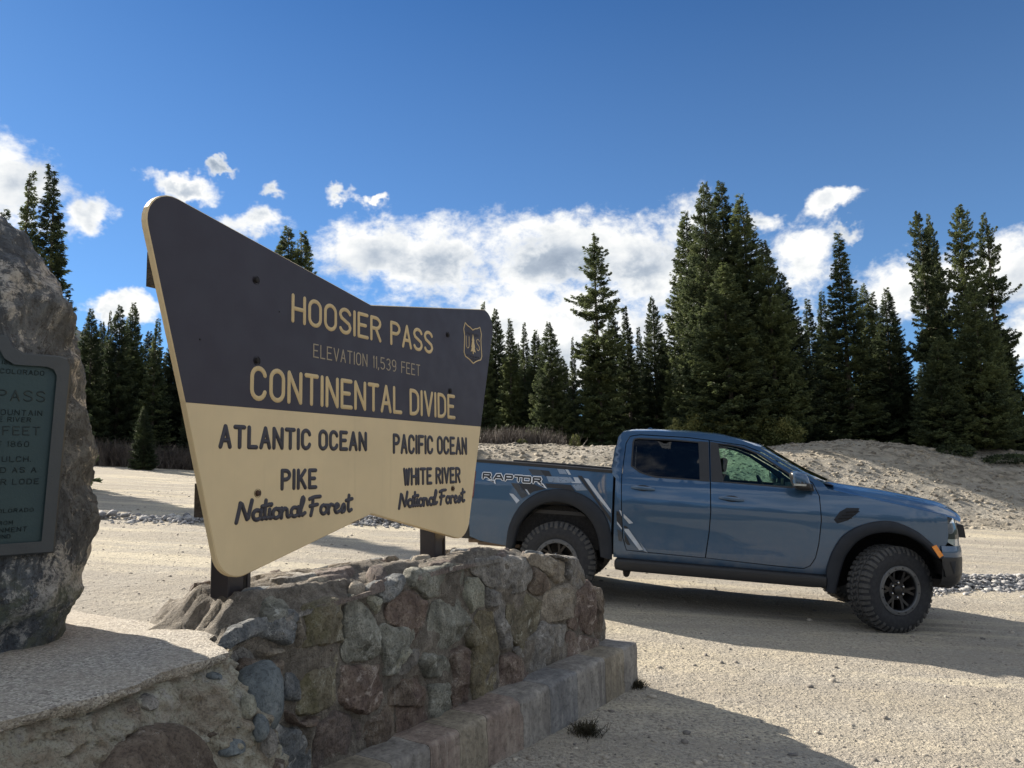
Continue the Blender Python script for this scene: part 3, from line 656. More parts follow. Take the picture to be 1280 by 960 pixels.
def build_wall():
    # mortar core: one closed shell front, top, back
    ns = 190; V = []; prof_n = 0
    for i in range(ns+1):
        s = 1.70+(4.86-1.70)*i/ns; zt = ztop(s)-.012; row = []
        for k in range(44): row.append((TF-.022, .1+(zt-.03-.1)*k/43, 0))
        for k in range(5): g = R_(90*k/4); row.append((TF-.022-.03+.03*math.cos(g), zt-.03+.03*math.sin(g), .5))
        for k in range(1, 36): row.append((TF-.052-(.60-.03)*k/35, zt, 1))
        zb_ = zsurf(s, -3.06)-.012
        for k in range(1, 14): row.append((TF-.65, zb_-(zb_-.05)*k/13, 2))
        prof_n = len(row)
        for (t, z, side) in row:
            t += .006
            n = .026*fbm((s*4, z*5, t*5), 4)+.014*abs(fbm((s*14, z*14, t*14), 4))
            if side == 0: t += n; s2 = s
            elif side == 1:
                st = fbm((s*1.6+2, t*5.5, .3), 5)
                lay = (math.floor(st*8)*.0075+.003*st)
                z += lay+.009*fbm((s*7, t*16, 2.2), 5)+zsurf(s, t)-ztop(s)
            elif side == 2: t -= n
            V.append(WL(s, t, z))
    F = []
    for i in range(ns):
        for k in range(prof_n-1): a = i*prof_n+k; F.append((a, a+prof_n, a+prof_n+1, a+1))
    F.append(tuple(range(prof_n))); F.append(tuple(range((ns+1)*prof_n-1, ns*prof_n-1, -1)))
    mesh('mortar', V, F, M['mortar'], wall, smooth=True, angle=60)
    allp = []
    for k, pl in FRONT:
        ar = sum(pl[j][0]*pl[(j+1) % len(pl)][1]-pl[(j+1) % len(pl)][0]*pl[j][1] for j in range(len(pl))); allp.append(pl[::-1] if ar < 0 else pl)
    for i, (k, pl) in enumerate(FRONT):
        pl = spread(allp, i, .075, .009, lambda a, b: 1.76 < a < 4.83 and .36 < b < ztop(a)+.004)
        ar = sum(pl[j][0]*pl[(j+1) % len(pl)][1]-pl[(j+1) % len(pl)][0]*pl[j][1] for j in range(len(pl)))
        if ar < 0: pl = pl[::-1]
        w_ = max(p[0] for p in pl)-min(p[0] for p in pl)
        stone('stone', M[k], pl, front_map, wall, 100+i, H=.020+.018*((i*7) % 5)/4+(.025 if i == 0 else 0), step=.013 if w_ > .1 else .009)
    for i, (k, z, pl) in enumerate(TOP):
        pl = [(a, max(-3.02, min(b, -2.40))) for a, b in pl]
        ar = sum(pl[j][0]*pl[(j+1) % len(pl)][1]-pl[(j+1) % len(pl)][0]*pl[j][1] for j in range(len(pl)))
        if ar > 0: pl = pl[::-1]
        f = lambda a, b, h: WL(a, b, zsurf(a, b)-.002+h*.62)
        stone('stone', M[k], pl[::-1] if False else pl, f, wall, 200+i, H=.046, step=.015, rough=.7, back=.04, flat=True)
    # small filler chips pressed in the joints of the top
    rg = random.Random(5)
    for i in range(46):
        s, t = rg.uniform(2.0, 4.5), rg.uniform(-2.98, -2.46); r = rg.uniform(.022, .07)
        if abs(t+2.76) < .16 and (abs(s-1.99) < .14 or abs(s-3.46) < .14): continue
        pl = [(s+r*1.5*math.cos(g)*rg.uniform(.7, 1.1), t+r*math.sin(g)*rg.uniform(.6, 1.1)) for g in [-2*math.pi*q/7 for q in range(7)]]
        stone('stone', M[rg.choice(['pink', 'grey', 'pink', 'tan', 'dark', 'blue'])], pl, lambda a, b, h: WL(a, b, zsurf(a, b)-.004+h*.5), wall, 300+i, H=.032, step=.013, rough=.7, back=.03, flat=True)
    # rear and end faces
    for i in range(16):
        for j in range(4):
            s, z = 1.75+i*.19+rg.uniform(-.03, .03), .3+j*.22+rg.uniform(-.02, .02)
            if z+.1 > ztop(s): continue
            pl = [(s+.1*math.cos(g)*rg.uniform(.8, 1.1), z+.095*math.sin(g)*rg.uniform(.8, 1.1)) for g in [2*math.pi*q/7 for q in range(7)]]
            stone('stone', M[rg.choice(['red', 'brown', 'grey', 'olive', 'green', 'tan'])], pl[::-1], lambda a, b, h: WL(a, TF-.63-h, b), wall, 400+i*5+j, step=.035)
    for i in range(3):
        for j in range(3):
            t, z = -2.56-i*.18, .52+j*.17-(.05 if i == 1 else 0)
            if z+.06 > .82: continue
            pl = [(t+.08*math.cos(g)*rg.uniform(.85, 1.1), z+.075*math.sin(g)*rg.uniform(.85, 1.1)) for g in [2*math.pi*q/7 for q in range(7)]]
            stone('stone', M[rg.choice(['red', 'brown', 'grey'])], pl, lambda a, b, h: WL(4.84+h*.5, a, b), wall, 500+i*5+j, step=.03)
build_wall()

# stepped concrete footing in front of the wall, cast in blocks
def build_ledge():
    ss_ = [1.35, 1.75, 2.1, 2.42, 2.66, 2.88, 3.1, 3.42, 3.7, 4.02, 4.38, 4.66, 4.875]
    kinds = [0, 1, 2, 0, 1, 2, 1, 0, 3, 0, 2, 0]
    for i in range(len(ss_)-1):
        a, b = ss_[i]+.0015, ss_[i+1]-.0015; rg = random.Random(i); nu = max(6, int((b-a)/.02)); V = []; row = None
        for u in range(nu+1):
            s = a+(b-a)*u/nu
            prof = [(-2.50, .44)]
            for k in range(1, 8): prof.append((-2.50+(.265)*k/7, .452))
            prof += [(-2.222, .450), (-2.210, .441), (-2.206, .425)]
            for k in range(1, 14): prof.append((-2.205, .425-.44*k/13))
            row = len(prof)
            for (t, z) in prof:
                n = .006*fbm((s*9, z*9, t*9), 4)+.003*fbm((s*40, z*40, 1), 3)
                chip = .035*max(0, fbm((s*7, 3.3, .2), 5)-.10) if (t > -2.26 and z > .38) else 0
                low = .03*max(0, .3-z)*fbm((s*5, z*3, 7), 3)
                V.append(WL(s, t+n*.9-chip+low, z+(n*.6-chip if z > .4 else 0)))
        F = [(p*row+k, (p+1)*row+k, (p+1)*row+k+1, p*row+k+1) for p in range(nu) for k in range(row-1)]
        F.append(tuple(range(row))); F.append(tuple(range((nu+1)*row-1, nu*row-1, -1)))
        mesh('footing_block', V, F, M['ledge'][kinds[i]], wall, smooth=True, angle=45)
build_ledge()

# ------------------------------------------------------------------ concrete slab on rubble, left
SLABZ = 1.05
slab = empty('concrete_slab', (-1.9, 2.4, .2)); tag(slab, 'speckled concrete slab with a broken edge on a rubble base, carrying the boulder', 'slab')
def SLc(x, y, z): return (x+1.9, y-2.4, z-.2)
EDGE = [(-1.75,1.05),(-1.55,1.45),(-1.36,1.82),(-1.3,1.95),(-1.21,2.09),(-1.16,2.16),(-1.11,2.26),(-1.10,2.38),(-1.03,2.51),(-.985,2.63),(-1.02,2.70),(-1.13,2.83)]
BACK = [(-1.16,2.94),(-1.41,3.13),(-1.81,3.38),(-1.97,3.49),(-2.5,3.75),(-3.3,3.3),(-2.9,2.2),(-2.4,1.2)]
def build_slab():
    pl = dens_poly(EDGE+BACK, .02)
    pl = [(a+.010*fbm((a*11, b*11, 2), 4), b+.010*fbm((a*11, b*11, 7), 4)) for a, b in pl]
    P, T, lo = fill(pl, [], .03, dens=False); nb = len(lo[0]); V = []; d = pdist(P[:, 0], P[:, 1], lo[0])
    for i, (a, b) in enumerate(P):
        V.append(SLc(a, b, SLABZ+.006*fbm((a*3, b*3, 1), 3)-(.006 if i < nb else 0)))
    F = [tuple(t) for t in T.tolist()]
    base = len(V); rows = 4
    for k in range(1, rows+1):
        for i in range(nb):
            a, b = P[i]; th = .036+.018*fbm((a*5, b*5, 4), 3)
            n = .012*fbm((a*22, b*22, k*1.7), 4)
            c = np.array([-1.9, 2.5]); v = np.array([a, b])-c; v /= np.linalg.norm(v)
            ins = (.0, .002, .006, .02, .06)[k]
            V.append(SLc(a+v[0]*(n-ins), b+v[1]*(n-ins), SLABZ-.006-th*min(1, k/3)+(0 if k < 4 else -.004)))
    for k in range(rows):
        for i in range(nb):
            j = (i+1) % nb; o0 = 0 if k == 0 else base+(k-1)*nb; o1 = base+k*nb; F.append((o0+i, o1+i, o1+j, o0+j))
    ar = sum(P[i][0]*P[(i+1) % nb][1]-P[(i+1) % nb][0]*P[i][1] for i in range(nb))
    if ar < 0: nT = len(T); F = F[:nT]+[f[::-1] for f in F[nT:]]
    mesh('slab', V, F, M['slab'], slab, smooth=True, angle=50)
    # rubble face under the slab
    path = [(-2.2,.75),(-1.75,1.05),(-1.55,1.45),(-1.36,1.82),(-1.25,2.02),(-1.16,2.18),(-1.10,2.36),(-1.02,2.54),(-.99,2.68),(-1.03,2.80),(-1.10,2.92)]
    L = [0.]
    for i in range(1, len(path)): L.append(L[-1]+math.dist(path[i], path[i-1]))
    def pt(u):
        x = interp(u, L, [p[0] for p in path]); y = interp(u, L, [p[1] for p in path]); e = .09
        x1 = interp(min(u+e, L[-1]), L, [p[0] for p in path])-interp(max(u-e, 0), L, [p[0] for p in path]); y1 = interp(min(u+e, L[-1]), L, [p[1] for p in path])-interp(max(u-e, 0), L, [p[1] for p in path])
        q = math.hypot(x1, y1); return x, y, y1/q, -x1/q
    def rmap(u, z, h=0):
        x, y, nx, ny = pt(u); o = -.035+.62*(1.02-z)-.25*max(0, .85-z)+h
        return SLc(x+nx*o, y+ny*o, z)
    nu, nz = 280, 110; V = []
    for i in range(nu+1):
        u = L[-1]*i/nu
        for k in range(nz+1):
            z = 1.03-.93*(k/nz)**1.25
            n = .050*fbm((u*3.2, z*4, 2), 4)+.044*abs(fbm((u*11, z*13, 5), 5))+.012*fbm((u*40, z*40, 5), 4)
            gap = -.03*max(0, fbm((u*3, 0, 3), 3)+.1) if z > .99 else 0
            V.append(rmap(u, z, n+gap))
    F = [(i*(nz+1)+k, i*(nz+1)+k+1, (i+1)*(nz+1)+k+1, (i+1)*(nz+1)+k) for i in range(nu) for k in range(nz)]
    mesh('rubble_base', V, F, M['rubble'], slab, smooth=True, angle=60)
    def uz(x, y):   # nearest path parameter
        return min((math.hypot(pt(t*.01)[0]-x, pt(t*.01)[1]-y), t*.01) for t in range(int(L[-1]*100)))[1]
    # stones set in the rubble
    u0 = uz(-1.10, 2.30)
    big = [(u0-.30, .60), (u0-.20, .87), (u0-.08, .925), (u0+.08, .90), (u0+.14, .80), (u0+.12, .60)]
    stone('stone', M['brown'], big[::-1], lambda a, b, h: rmap(a, b, .045+h*.8), slab, 610, H=.045, step=.015, rough=.5, flat=True)
    rg = random.Random(11)
    for i in range(95):
        u = rg.uniform(.5, L[-1]-.15); z = rg.uniform(.62, .985); r = rg.uniform(.010, .026) if rg.random() < .75 else rg.uniform(.026, .05)
        if u0-.36 < u < u0+.18 and z < .95: continue
        pl = [(u+r*math.cos(g)*rg.uniform(.7, 1.2), z+r*.75*math.sin(g)*rg.uniform(.7, 1.2)) for g in [-2*math.pi*q/6 for q in range(6)]]
        stone('stone', M[rg.choice(['blue', 'grey', 'blue', 'brown', 'cobble', 'tan', 'pale'])], pl, lambda a, b, h: rmap(a, b, .012+h*.7), slab, 620+i, H=.034, step=.009, rough=.5)
    def cobble(c, r, seed, mat, rot=0):
        bm = bmesh.new(); bmesh.ops.create_icosphere(bm, subdivisions=4, radius=1)
        for v in bm.verts:
            p = v.co.copy(); k = 1+.13*fbm(tuple(p*1.1+Vector((seed, 0, 0))), 3)+.02*fbm(tuple(p*5), 3)
            v.co = Vector((p.x*r[0]*k, p.y*r[1]*k, p.z*r[2]*k))
        me = bpy.data.meshes.new('cobble'); bm.to_mesh(me); bm.free(); me.materials.append(M[mat]); me.polygons.foreach_set('use_smooth', [True]*len(me.polygons))
        o = link('cobble', me, slab); o.location = SLc(*c); o.rotation_euler = (0, rot, .4)
    cobble((-.935, 2.775, .845), (.095, .12, .135), 3, 'cobble', .25)
    cobble((-.905, 2.60, .875), (.028, .03, .038), 5, 'pale')
    cobble((-.87, 2.62, .80), (.03, .035, .045), 6, 'cobble')
    cobble((-.86, 2.66, .735), (.035, .03, .05), 8, 'grey')
    cobble((-1.0, 2.85, .93), (.05, .05, .045), 9, 'brown')
build_slab()

# ------------------------------------------------------------------ boulder with its bronze plaque
A2 = R_(47); D2 = Vector((math.sin(A2), math.cos(A2), 0)); N2 = Vector((math.cos(A2), -math.sin(A2), 0))
BP = Vector((-1.667, 2.755, 0)); BC = BP-D2*.45-N2*.4
boulder = empty('boulder', (BC.x, BC.y, SLABZ), (0, 0, math.atan2(D2.y, D2.x)))
tag(boulder, 'tall dark veined boulder with a bronze plaque standing on the slab', 'boulder')
def BL(u, w, z): return (u+.45, w-.4, z-SLABZ)      # u along the plaque, w back from its plane
def build_boulder():
    zs = [p[1] for p in SIL][::-1]; us = [p[0] for p in SIL][::-1]
    z0, z1 = .98, 2.80; nz, na = 170, 260; V = []
    def right(z): return interp(z, zs+[2.70, 2.76, 2.80], us+[-.26, -.36, -.50])
    def left(z): return interp(z, [1., 1.3, 1.8, 2.2, 2.5, 2.7, 2.8], [-1.02, -1.12, -1.08, -1.0, -.9, -.75, -.6])
    for k in range(nz+1):
        t = k/nz; z = z0+(z1-z0)*(1-(1-t)**1.25)
        r, l = right(z), left(z); cu, hu = (r+l)/2, (r-l)/2
        f = interp(z, [1., 1.2, 2.0, 2.3, 2.6, 2.8], [.02, -.045, -.035, .0, .12, .30]); b = interp(z, [1., 1.6, 2.3, 2.6, 2.8], [.8, .86, .72, .58, .42])
        cw, hw = (f+b)/2, (b-f)/2
        for j in range(na):
            g = 2*math.pi*j/na; c, s = math.cos(g), math.sin(g); e = .56
            x = cu+hu*math.copysign(abs(c)**e, c); y = cw+hw*math.copysign(abs(s)**e, s)
            d = Vector((x-cu, y-cw, 0)).normalized() if k < nz else Vector((0, 0, 1))
            n = .06*(abs(fbm((x*2.2+5, y*2.2, z*2.0), 4))-.30)+.024*fbm((x*7, y*7, z*6), 4)+.004+.011*fbm((x*22, y*22, z*16), 5)+.004*fbm((x*60, y*60, z*45), 3)+.008
            pz = ss((.12-y)/.08)*ss((.04-x)/.05)*ss((2.26-z)/.1)*ss((z-1.27)/.1)
            n *= 1-.85*pz
            y = y*(1-pz)+max(y, -.014)*pz
            V.append(BL(x+d.x*n, y+d.y*n, z+(n*.4 if z > 1.2 else 0)))
    F = []
    for k in range(nz):
        for j in range(na): a, b = k*na+j, k*na+(j+1) % na; F.append((a, b, b+na, a+na))
    F.append(tuple(range(na-1, -1, -1))); F.append(tuple(nz*na+j for j in range(na)))
    mesh('rock', V, F, M['boulder'], boulder, smooth=True, angle=55)
build_boulder()

# ------------------------------------------------------------------ single stroke lettering
def arc(cx, cy, rx, ry, a0, a1, n=9): return [(cx+rx*math.cos(R_(a0+(a1-a0)*i/n)), cy+ry*math.sin(R_(a0+(a1-a0)*i/n))) for i in range(n+1)]
W0 = .58
def gl(c, w=W0):
    h = w/2; k = min(h, .3)
    oval = arc(h, 1-k, h, k, 90, 180, 6)+arc(h, k, h, k, 180, 360, 12)+arc(h, 1-k, h, k, 0, 90, 6)
    G_ = {
    'A': [[(0, 0), (h, 1), (w, 0)], [(w*.2, .32), (w*.8, .32)]],
    'B': [[(0, 0), (0, 1)]+arc(w*.6, .76, w*.36, .24, 90, -90, 6)+arc(w*.6, .26, w*.4, .26, 90, -90, 6)+[(0, 0)], [(0, .52), (w*.6, .52)]],
    'C': [arc(h, 1-k, h, k, 15, 180, 9)+arc(h, k, h, k, 180, 345, 9)],
    'D': [[(0, 0), (0, 1), (h*.7, 1)]+arc(h*.7, 1-k, w-h*.7, k, 80, 0, 5)+arc(h*.7, k, w-h*.7, k, 0, -90, 6)+[(0, 0)]],
    'E': [[(w*.92, 1), (0, 1), (0, 0), (w*.95, 0)], [(0, .52), (w*.75, .52)]],
    'F': [[(w*.92, 1), (0, 1), (0, 0)], [(0, .52), (w*.75, .52)]],
    'G': [arc(h, 1-k, h, k, 15, 180, 9)+arc(h, k, h, k, 180, 360, 9)+[(w, .45), (w*.6, .45)]],
    'H': [[(0, 0), (0, 1)], [(w, 0), (w, 1)], [(0, .5), (w, .5)]],
    'I': [[(0, 0), (0, 1)]], 'K': [[(0, 0), (0, 1)], [(w*.95, 1), (0, .38)], [(w*.32, .56), (w, 0)]],
    'L': [[(0, 1), (0, 0), (w*.85, 0)]], 'M': [[(0, 0), (0, 1), (h, .3), (w, 1), (w, 0)]],
    'N': [[(0, 0), (0, 1), (w, 0), (w, 1)]], 'O': [oval], 'U': [[(0, 1)]+arc(h, k, h, k, 180, 360, 10)+[(w, 1)]],
    'P': [[(0, 0), (0, 1), (h, 1)]+arc(h, .75, h, .25, 85, -90, 8)+[(0, .5)]],
    'R': [[(0, 0), (0, 1), (h, 1)]+arc(h, .76, h, .24, 85, -90, 8)+[(0, .52)], [(h, .52), (w, 0)]],
    'S': [arc(h, 1-k*.85, h, k*.85, 20, 180, 8)+[(w*.12, .62), (w*.88, .40)]+arc(h, k*.85, h, k*.85, 0, -160, 9)],
    'T': [[(0, 1), (w, 1)], [(h, 1), (h, 0)]], 'V': [[(0, 1), (h, 0), (w, 1)]], 'Y': [[(0, 1), (h, .5), (w, 1)], [(h, .5), (h, 0)]],
    'W': [[(0, 1), (w*.28, 0), (w*.55, .95), (w*.82, 0), (w*1.1, 1)]],
    '1': [[(0, .84), (.09, 1), (.09, 0)]], '3': [arc(h, .76, h*.9, .24, 150, -80, 8)+arc(h, .26, h, .26, 80, -150, 9)],
    '5': [[(w*.9, 1), (w*.1, 1), (w*.05, .55)]+arc(h, .3, h, .3, 110, -140, 10)], '9': [arc(h, .7, h, .3, -30, 330, 14)+arc(h, .35, h, .35, 0, -110, 7)],
    '4': [[(w*.8, 0), (w*.8, 1), (0, .3), (w, .3)]], '8': [arc(h, .76, h*.85, .24, 90, 450, 12), arc(h, .26, h, .26, 90, 450, 12)], '6': [arc(h, .3, h, .3, 0, 360, 14), arc(h, .6, h, .4, 190, 60, 6)],
    '0': [oval], ',': [[(0, .05), (-.05, -.12)]], '.': [[(0, 0), (0, .06)]], '-': [[(0, .45), (w*.6, .45)]]}
    wd = {'I': 0, '1': .09, ',': 0, '.': 0, 'W': w*1.1, 'E': w*.93, 'F': w*.9, 'L': w*.85, '-': w*.6}.get(c, w)
    return wd, G_.get(c, [])
def stroke(mb, pts, wdt, hgt, to3, n=5, capn=3):
    for i in range(1, len(pts)-1):      # split at sharp corners so that both arms get round ends
        a = np.array(pts[i], float)-np.array(pts[i-1], float); b = np.array(pts[i+1], float)-np.array(pts[i], float)
        if a@b < .25*np.linalg.norm(a)*np.linalg.norm(b):
            stroke(mb, pts[:i+1], wdt, hgt, to3, n, capn); stroke(mb, pts[i:], wdt, hgt*1.05, to3, n, capn); return
    """rounded raised stroke along a polyline (2d), to3(a, b, h) places it"""
    P = [np.array(p, float) for p in pts]; m = len(P); closed = np.linalg.norm(P[0]-P[-1]) < 1e-6
    rows = []
    prof = [(math.cos(math.pi*k/(n-1)), math.sin(math.pi*k/(n-1))) for k in range(n)]
    def nrm(a, b): d = b-a; q = np.linalg.norm(d)+1e-12; return np.array([-d[1], d[0]])/q
    for i in range(m):
        if closed: a = nrm(P[i-1] if i > 0 else P[m-2], P[i]); b = nrm(P[i], P[i+1] if i < m-1 else P[1])
        else: a = nrm(P[max(i-1, 0)], P[max(i, 1)]); b = nrm(P[min(i, m-2)], P[min(i+1, m-1)])
        v = a+b; q = np.linalg.norm(v); v = a if q < .3 else v/q
        k = 1/max(.45, float(v@a)); rows.append((P[i], v*k, 1))
    if not closed:
        d0 = (P[0]-P[1])/np.linalg.norm(P[0]-P[1]); d1 = (P[-1]-P[-2])/np.linalg.norm(P[-1]-P[-2]); R1, R2 = rows[0], rows[-1]
        pre = []; post = []
        for k in range(1, capn+1):
            g = R_(90*k/capn); e = max(.02, math.cos(g)); f = math.sin(g)
            pre.insert(0, (R1[0]+d0*wdt/2*f, R1[1], e)); post.append((R2[0]+d1*wdt/2*f, R2[1], e))
        rows = pre+rows+post
    b0 = len(mb.v)
    for (p, v, e) in rows:
        for (c, s) in prof: q = p+v*wdt/2*c*e; mb.v.append(tuple(to3(q[0], q[1], hgt*s*(e if e < 1 else 1)-.0002)))
    for i in range(len(rows)-1):
        for k in range(n-1): a = b0+i*n+k; mb.f.append((a, a+1, a+n+1, a+n))
def layout(text, gap=.26, space=.42, w=W0):
    x = 0; out = []
    for c in text:
        if c == ' ': x += space; continue
        wd, st = gl(c, w); out.append((c, x, wd, st)); x += wd+gap
    return out, x-gap
def write(text, a0, a1, z0, z1, to3, sw, hh, mat, parent, name='letter', joined=None, gap=.26, space=.42, slant=0):
    out, tot = layout(text, gap, space); ht = z1-z0; inset = sw/2; kx = (a1-a0-sw)/tot; 
    for k, (c, x, wd, st) in enumerate(out):
        mb = joined or MB()
        for j, pl in enumerate(st):
            stroke(mb, [(a0+inset+(x+p[0])*kx+slant*p[1]*ht, z0+inset+p[1]*(ht-sw)) for p in pl], sw, hh*(1+.06*j), to3)
        if joined is None: mb.build(name, mat, parent, smooth=True, angle=60)

SCRIPT = {  # joined brush-script letters: width, strokes
 'N': (.62, [[(0, -.02), (.10, .55), (.16, 1.0), (.34, .35), (.44, .02), (.52, .55), (.60, 1.0)]]),
 'a': (.40, [arc(.20, .26, .17, .24, 60, 320, 9), [(.37, .5), (.33, .18), (.40, .03), (.50, .10)]]),
 't': (.26, [[(.16, .95), (.10, .20), (.17, .03), (.30, .12)], [(0, .66), (.34, .74)]]),
 'i': (.17, [[(.06, .48), (.03, .16), (.10, .03), (.20, .12)], [(.12, .70), (.14, .74)]]),
 'o': (.38, [arc(.18, .26, .16, .24, 90, 450, 11), [(.22, .48), (.42, .46)]]),
 'n': (.42, [[(.04, .50), (.02, .02)], [(.03, .30), (.14, .48), (.25, .46), (.27, .30), (.27, .10), (.34, .02), (.46, .12)]]),
 'l': (.26, [[(.02, .20), (.16, .60), (.24, .90), (.17, 1.02), (.10, .80), (.07, .25), (.13, .03), (.28, .16)]]),
 'F': (.50, [[(.14, .95), (.12, .40), (.04, 0)], [(-.02, .88), (.20, .98), (.50, .99)], [(.0, .50), (.36, .56)]]),
 'r': (.32, [[(.03, .46), (.05, .02)], [(.05, .30), (.14, .52), (.30, .46)]]),
 'e': (.36, [[(.05, .24), (.24, .34), (.26, .46), (.16, .52), (.05, .38), (.05, .14), (.16, .01), (.36, .12)]]),
 's': (.30, [[(.0, .10), (.16, .52), (.24, .28), (.20, .06), (.08, .02)]]), ' ': (.26, [])}
def write_script(text, a0, a1, z0, z1, to3, sw, hh, mat, parent):
    tot = sum(SCRIPT[c][0] for c in text); kx = (a1-a0-sw)/tot; x = 0; ht = z1-z0
    for c in text:
        wd, st = SCRIPT[c]
        if st:
            mb = MB()
            for j, pl in enumerate(st):
                rp = [(a0+sw/2+(x+p[0])*kx, z0+sw/2+p[1]*(ht-sw)) for p in pl]
                if len(rp) > 2:   # smooth the hand drawn polyline
                    q = [rp[0]]
                    for a, b in zip(rp[:-1], rp[1:]): q += [tuple(np.array(a)*.75+np.array(b)*.25), tuple(np.array(a)*.25+np.array(b)*.75)]
                    rp = q+[rp[-1]]
                rp = [p for i, p in enumerate(rp) if i == 0 or math.dist(p, rp[i-1]) > 1e-5]
                stroke(mb, rp, sw, hh*(1+.05*j), to3)
            mb.build('letter', mat, parent, smooth=True, angle=60)
        x += wd

# ------------------------------------------------------------------ plaque on the boulder
def build_plaque():
    w0 = -.052
    root_parent = boulder
    def outline(g):   # g: inset
        cx = -.41; hw = .398-g; sh = .225-g*.6; zt, zb, zr = 2.092-g, 1.383+g, 2.150-g
        right = [(cx+hw, zb), (cx+hw+.004, zt-.03), (cx+hw-.008, zt-.008), (cx+hw-.03, zt), (cx+sh+.03, zt), (cx+sh, zt+.02), (cx+sh-.02, zr)]
        return right+[(2*cx-x, z) for x, z in right[::-1]]
    O = outline(0); I = outline(.034); n = len(O); mb = MB(); bw = .040
    sh = lambda u, z: u+.024*(z-1.38)/.7*max(0, min(1, (u+.81)/.8))
    ring = lambda L, w: [BL(sh(u, z), w, z) for u, z in L]
    O2, I2 = outline(.006), outline(.044)
    v = ring(O, w0+bw)+ring(O, w0+.006)+ring(O2, w0)+ring(I2, w0)+ring(I, w0+.006)+ring(I, w0+.016)
    f = [(k*n+i, k*n+(i+1) % n, (k+1)*n+(i+1) % n, (k+1)*n+i) for k in range(5) for i in range(n)]
    pl = mb.add(v, f).build('plaque', M['bronze_rim'], boulder)
    pl['label'] = 'green bronze commemorative plaque with raised lettering'
    MB().add(ring(I, w0+.0155), [tuple(range(n))]).build('field', M['bronze'], pl)
    lt = MB(); to3 = lambda a, b, h: BL(a, w0+.0155-h, b)
    zy = lambda y: 2.019-(y-470)*.00292
    ux = lambda x: -.193+.00240*x
    def line(t, x1, y0, y1, cw, sw=.0024):
        h = zy(y0)-zy(y1); out, tot = layout(t, .34, .5); wd = tot*cw*h; a1 = ux(x1); write(t, a1-wd, a1, zy(y1), zy(y0), to3, sw, .0028, None, None, joined=lt, gap=.34, space=.5)
    line('IN 1860', 17, 455, 460, 1.1); line('OF COLORADO', 52, 465, 471, 1.1)
    line('HOOSIER PASS', 55, 490, 504, 1.05, .0052)
    line('FROM THE MOUNTAIN', 52, 514, 521, 1.1); line('THE RIVER', 38, 523, 529, 1.1)
    line('FEET', 50, 534, 545, 1.1, .0042); line('OF 1860', 37, 552, 559, 1.1); line('GULCH.', 41, 570, 577, 1.2, .003)
    line('NAMED AS A', 48, 583, 590, 1.2, .003); line('THEIR LODE', 52, 597, 604, 1.2, .003)
    line('OF COLORADO', 47, 632, 637, 1.2); line('FROM', 22, 646, 651, 1.2); line('GOVERNMENT', 40, 654, 660, 1.1); line('FUND', 20, 662, 667, 1.1)
    lt.build('lettering', M['bronze_letter'], pl, smooth=True, angle=60)['kind'] = 'stuff'
build_plaque()

# ------------------------------------------------------------------ the big sign
SA = .4738; SV = Vector((-.6655, 3.52, 0)); SZ = 1.10
SK = 1.06
sign = empty('forest_sign', (SV.x*SK, SV.y*SK, CAMZ-(CAMZ-SZ)*SK), (0, 0, math.pi/2-SA)); sign.scale = (SK, SK, SK)
tag(sign, 'large two-tone brown and cream pass sign with winged outline on two posts', 'sign')
def SL(u, w, z): return (u, w, z-SZ)      # w: back from the painted face
def rounded(poly, radii, n=9):
    out = []; m = len(poly)
    for i, (p, r) in enumerate(zip(poly, radii)):
        p = np.array(p); a = np.array(poly[i-1])-p; b = np.array(poly[(i+1) % m])-p; la, lb = np.linalg.norm(a), np.linalg.norm(b); a /= la; b /= lb
        if r <= 0: out.append(tuple(p)); continue
        th = math.acos(np.clip(a@b, -1, 1)); d = r/math.tan(th/2); c = p+(a+b)/np.linalg.norm(a+b)*r/math.sin(th/2)
        s, e = p+a*d, p+b*d; a0 = math.atan2(*(s-c)[::-1]); a1 = math.atan2(*(e-c)[::-1]); da = (a1-a0+math.pi) % (2*math.pi)-math.pi
        out += [(c[0]+r*math.cos(a0+da*k/n), c[1]+r*math.sin(a0+da*k/n)) for k in range(n+1)]
    return out
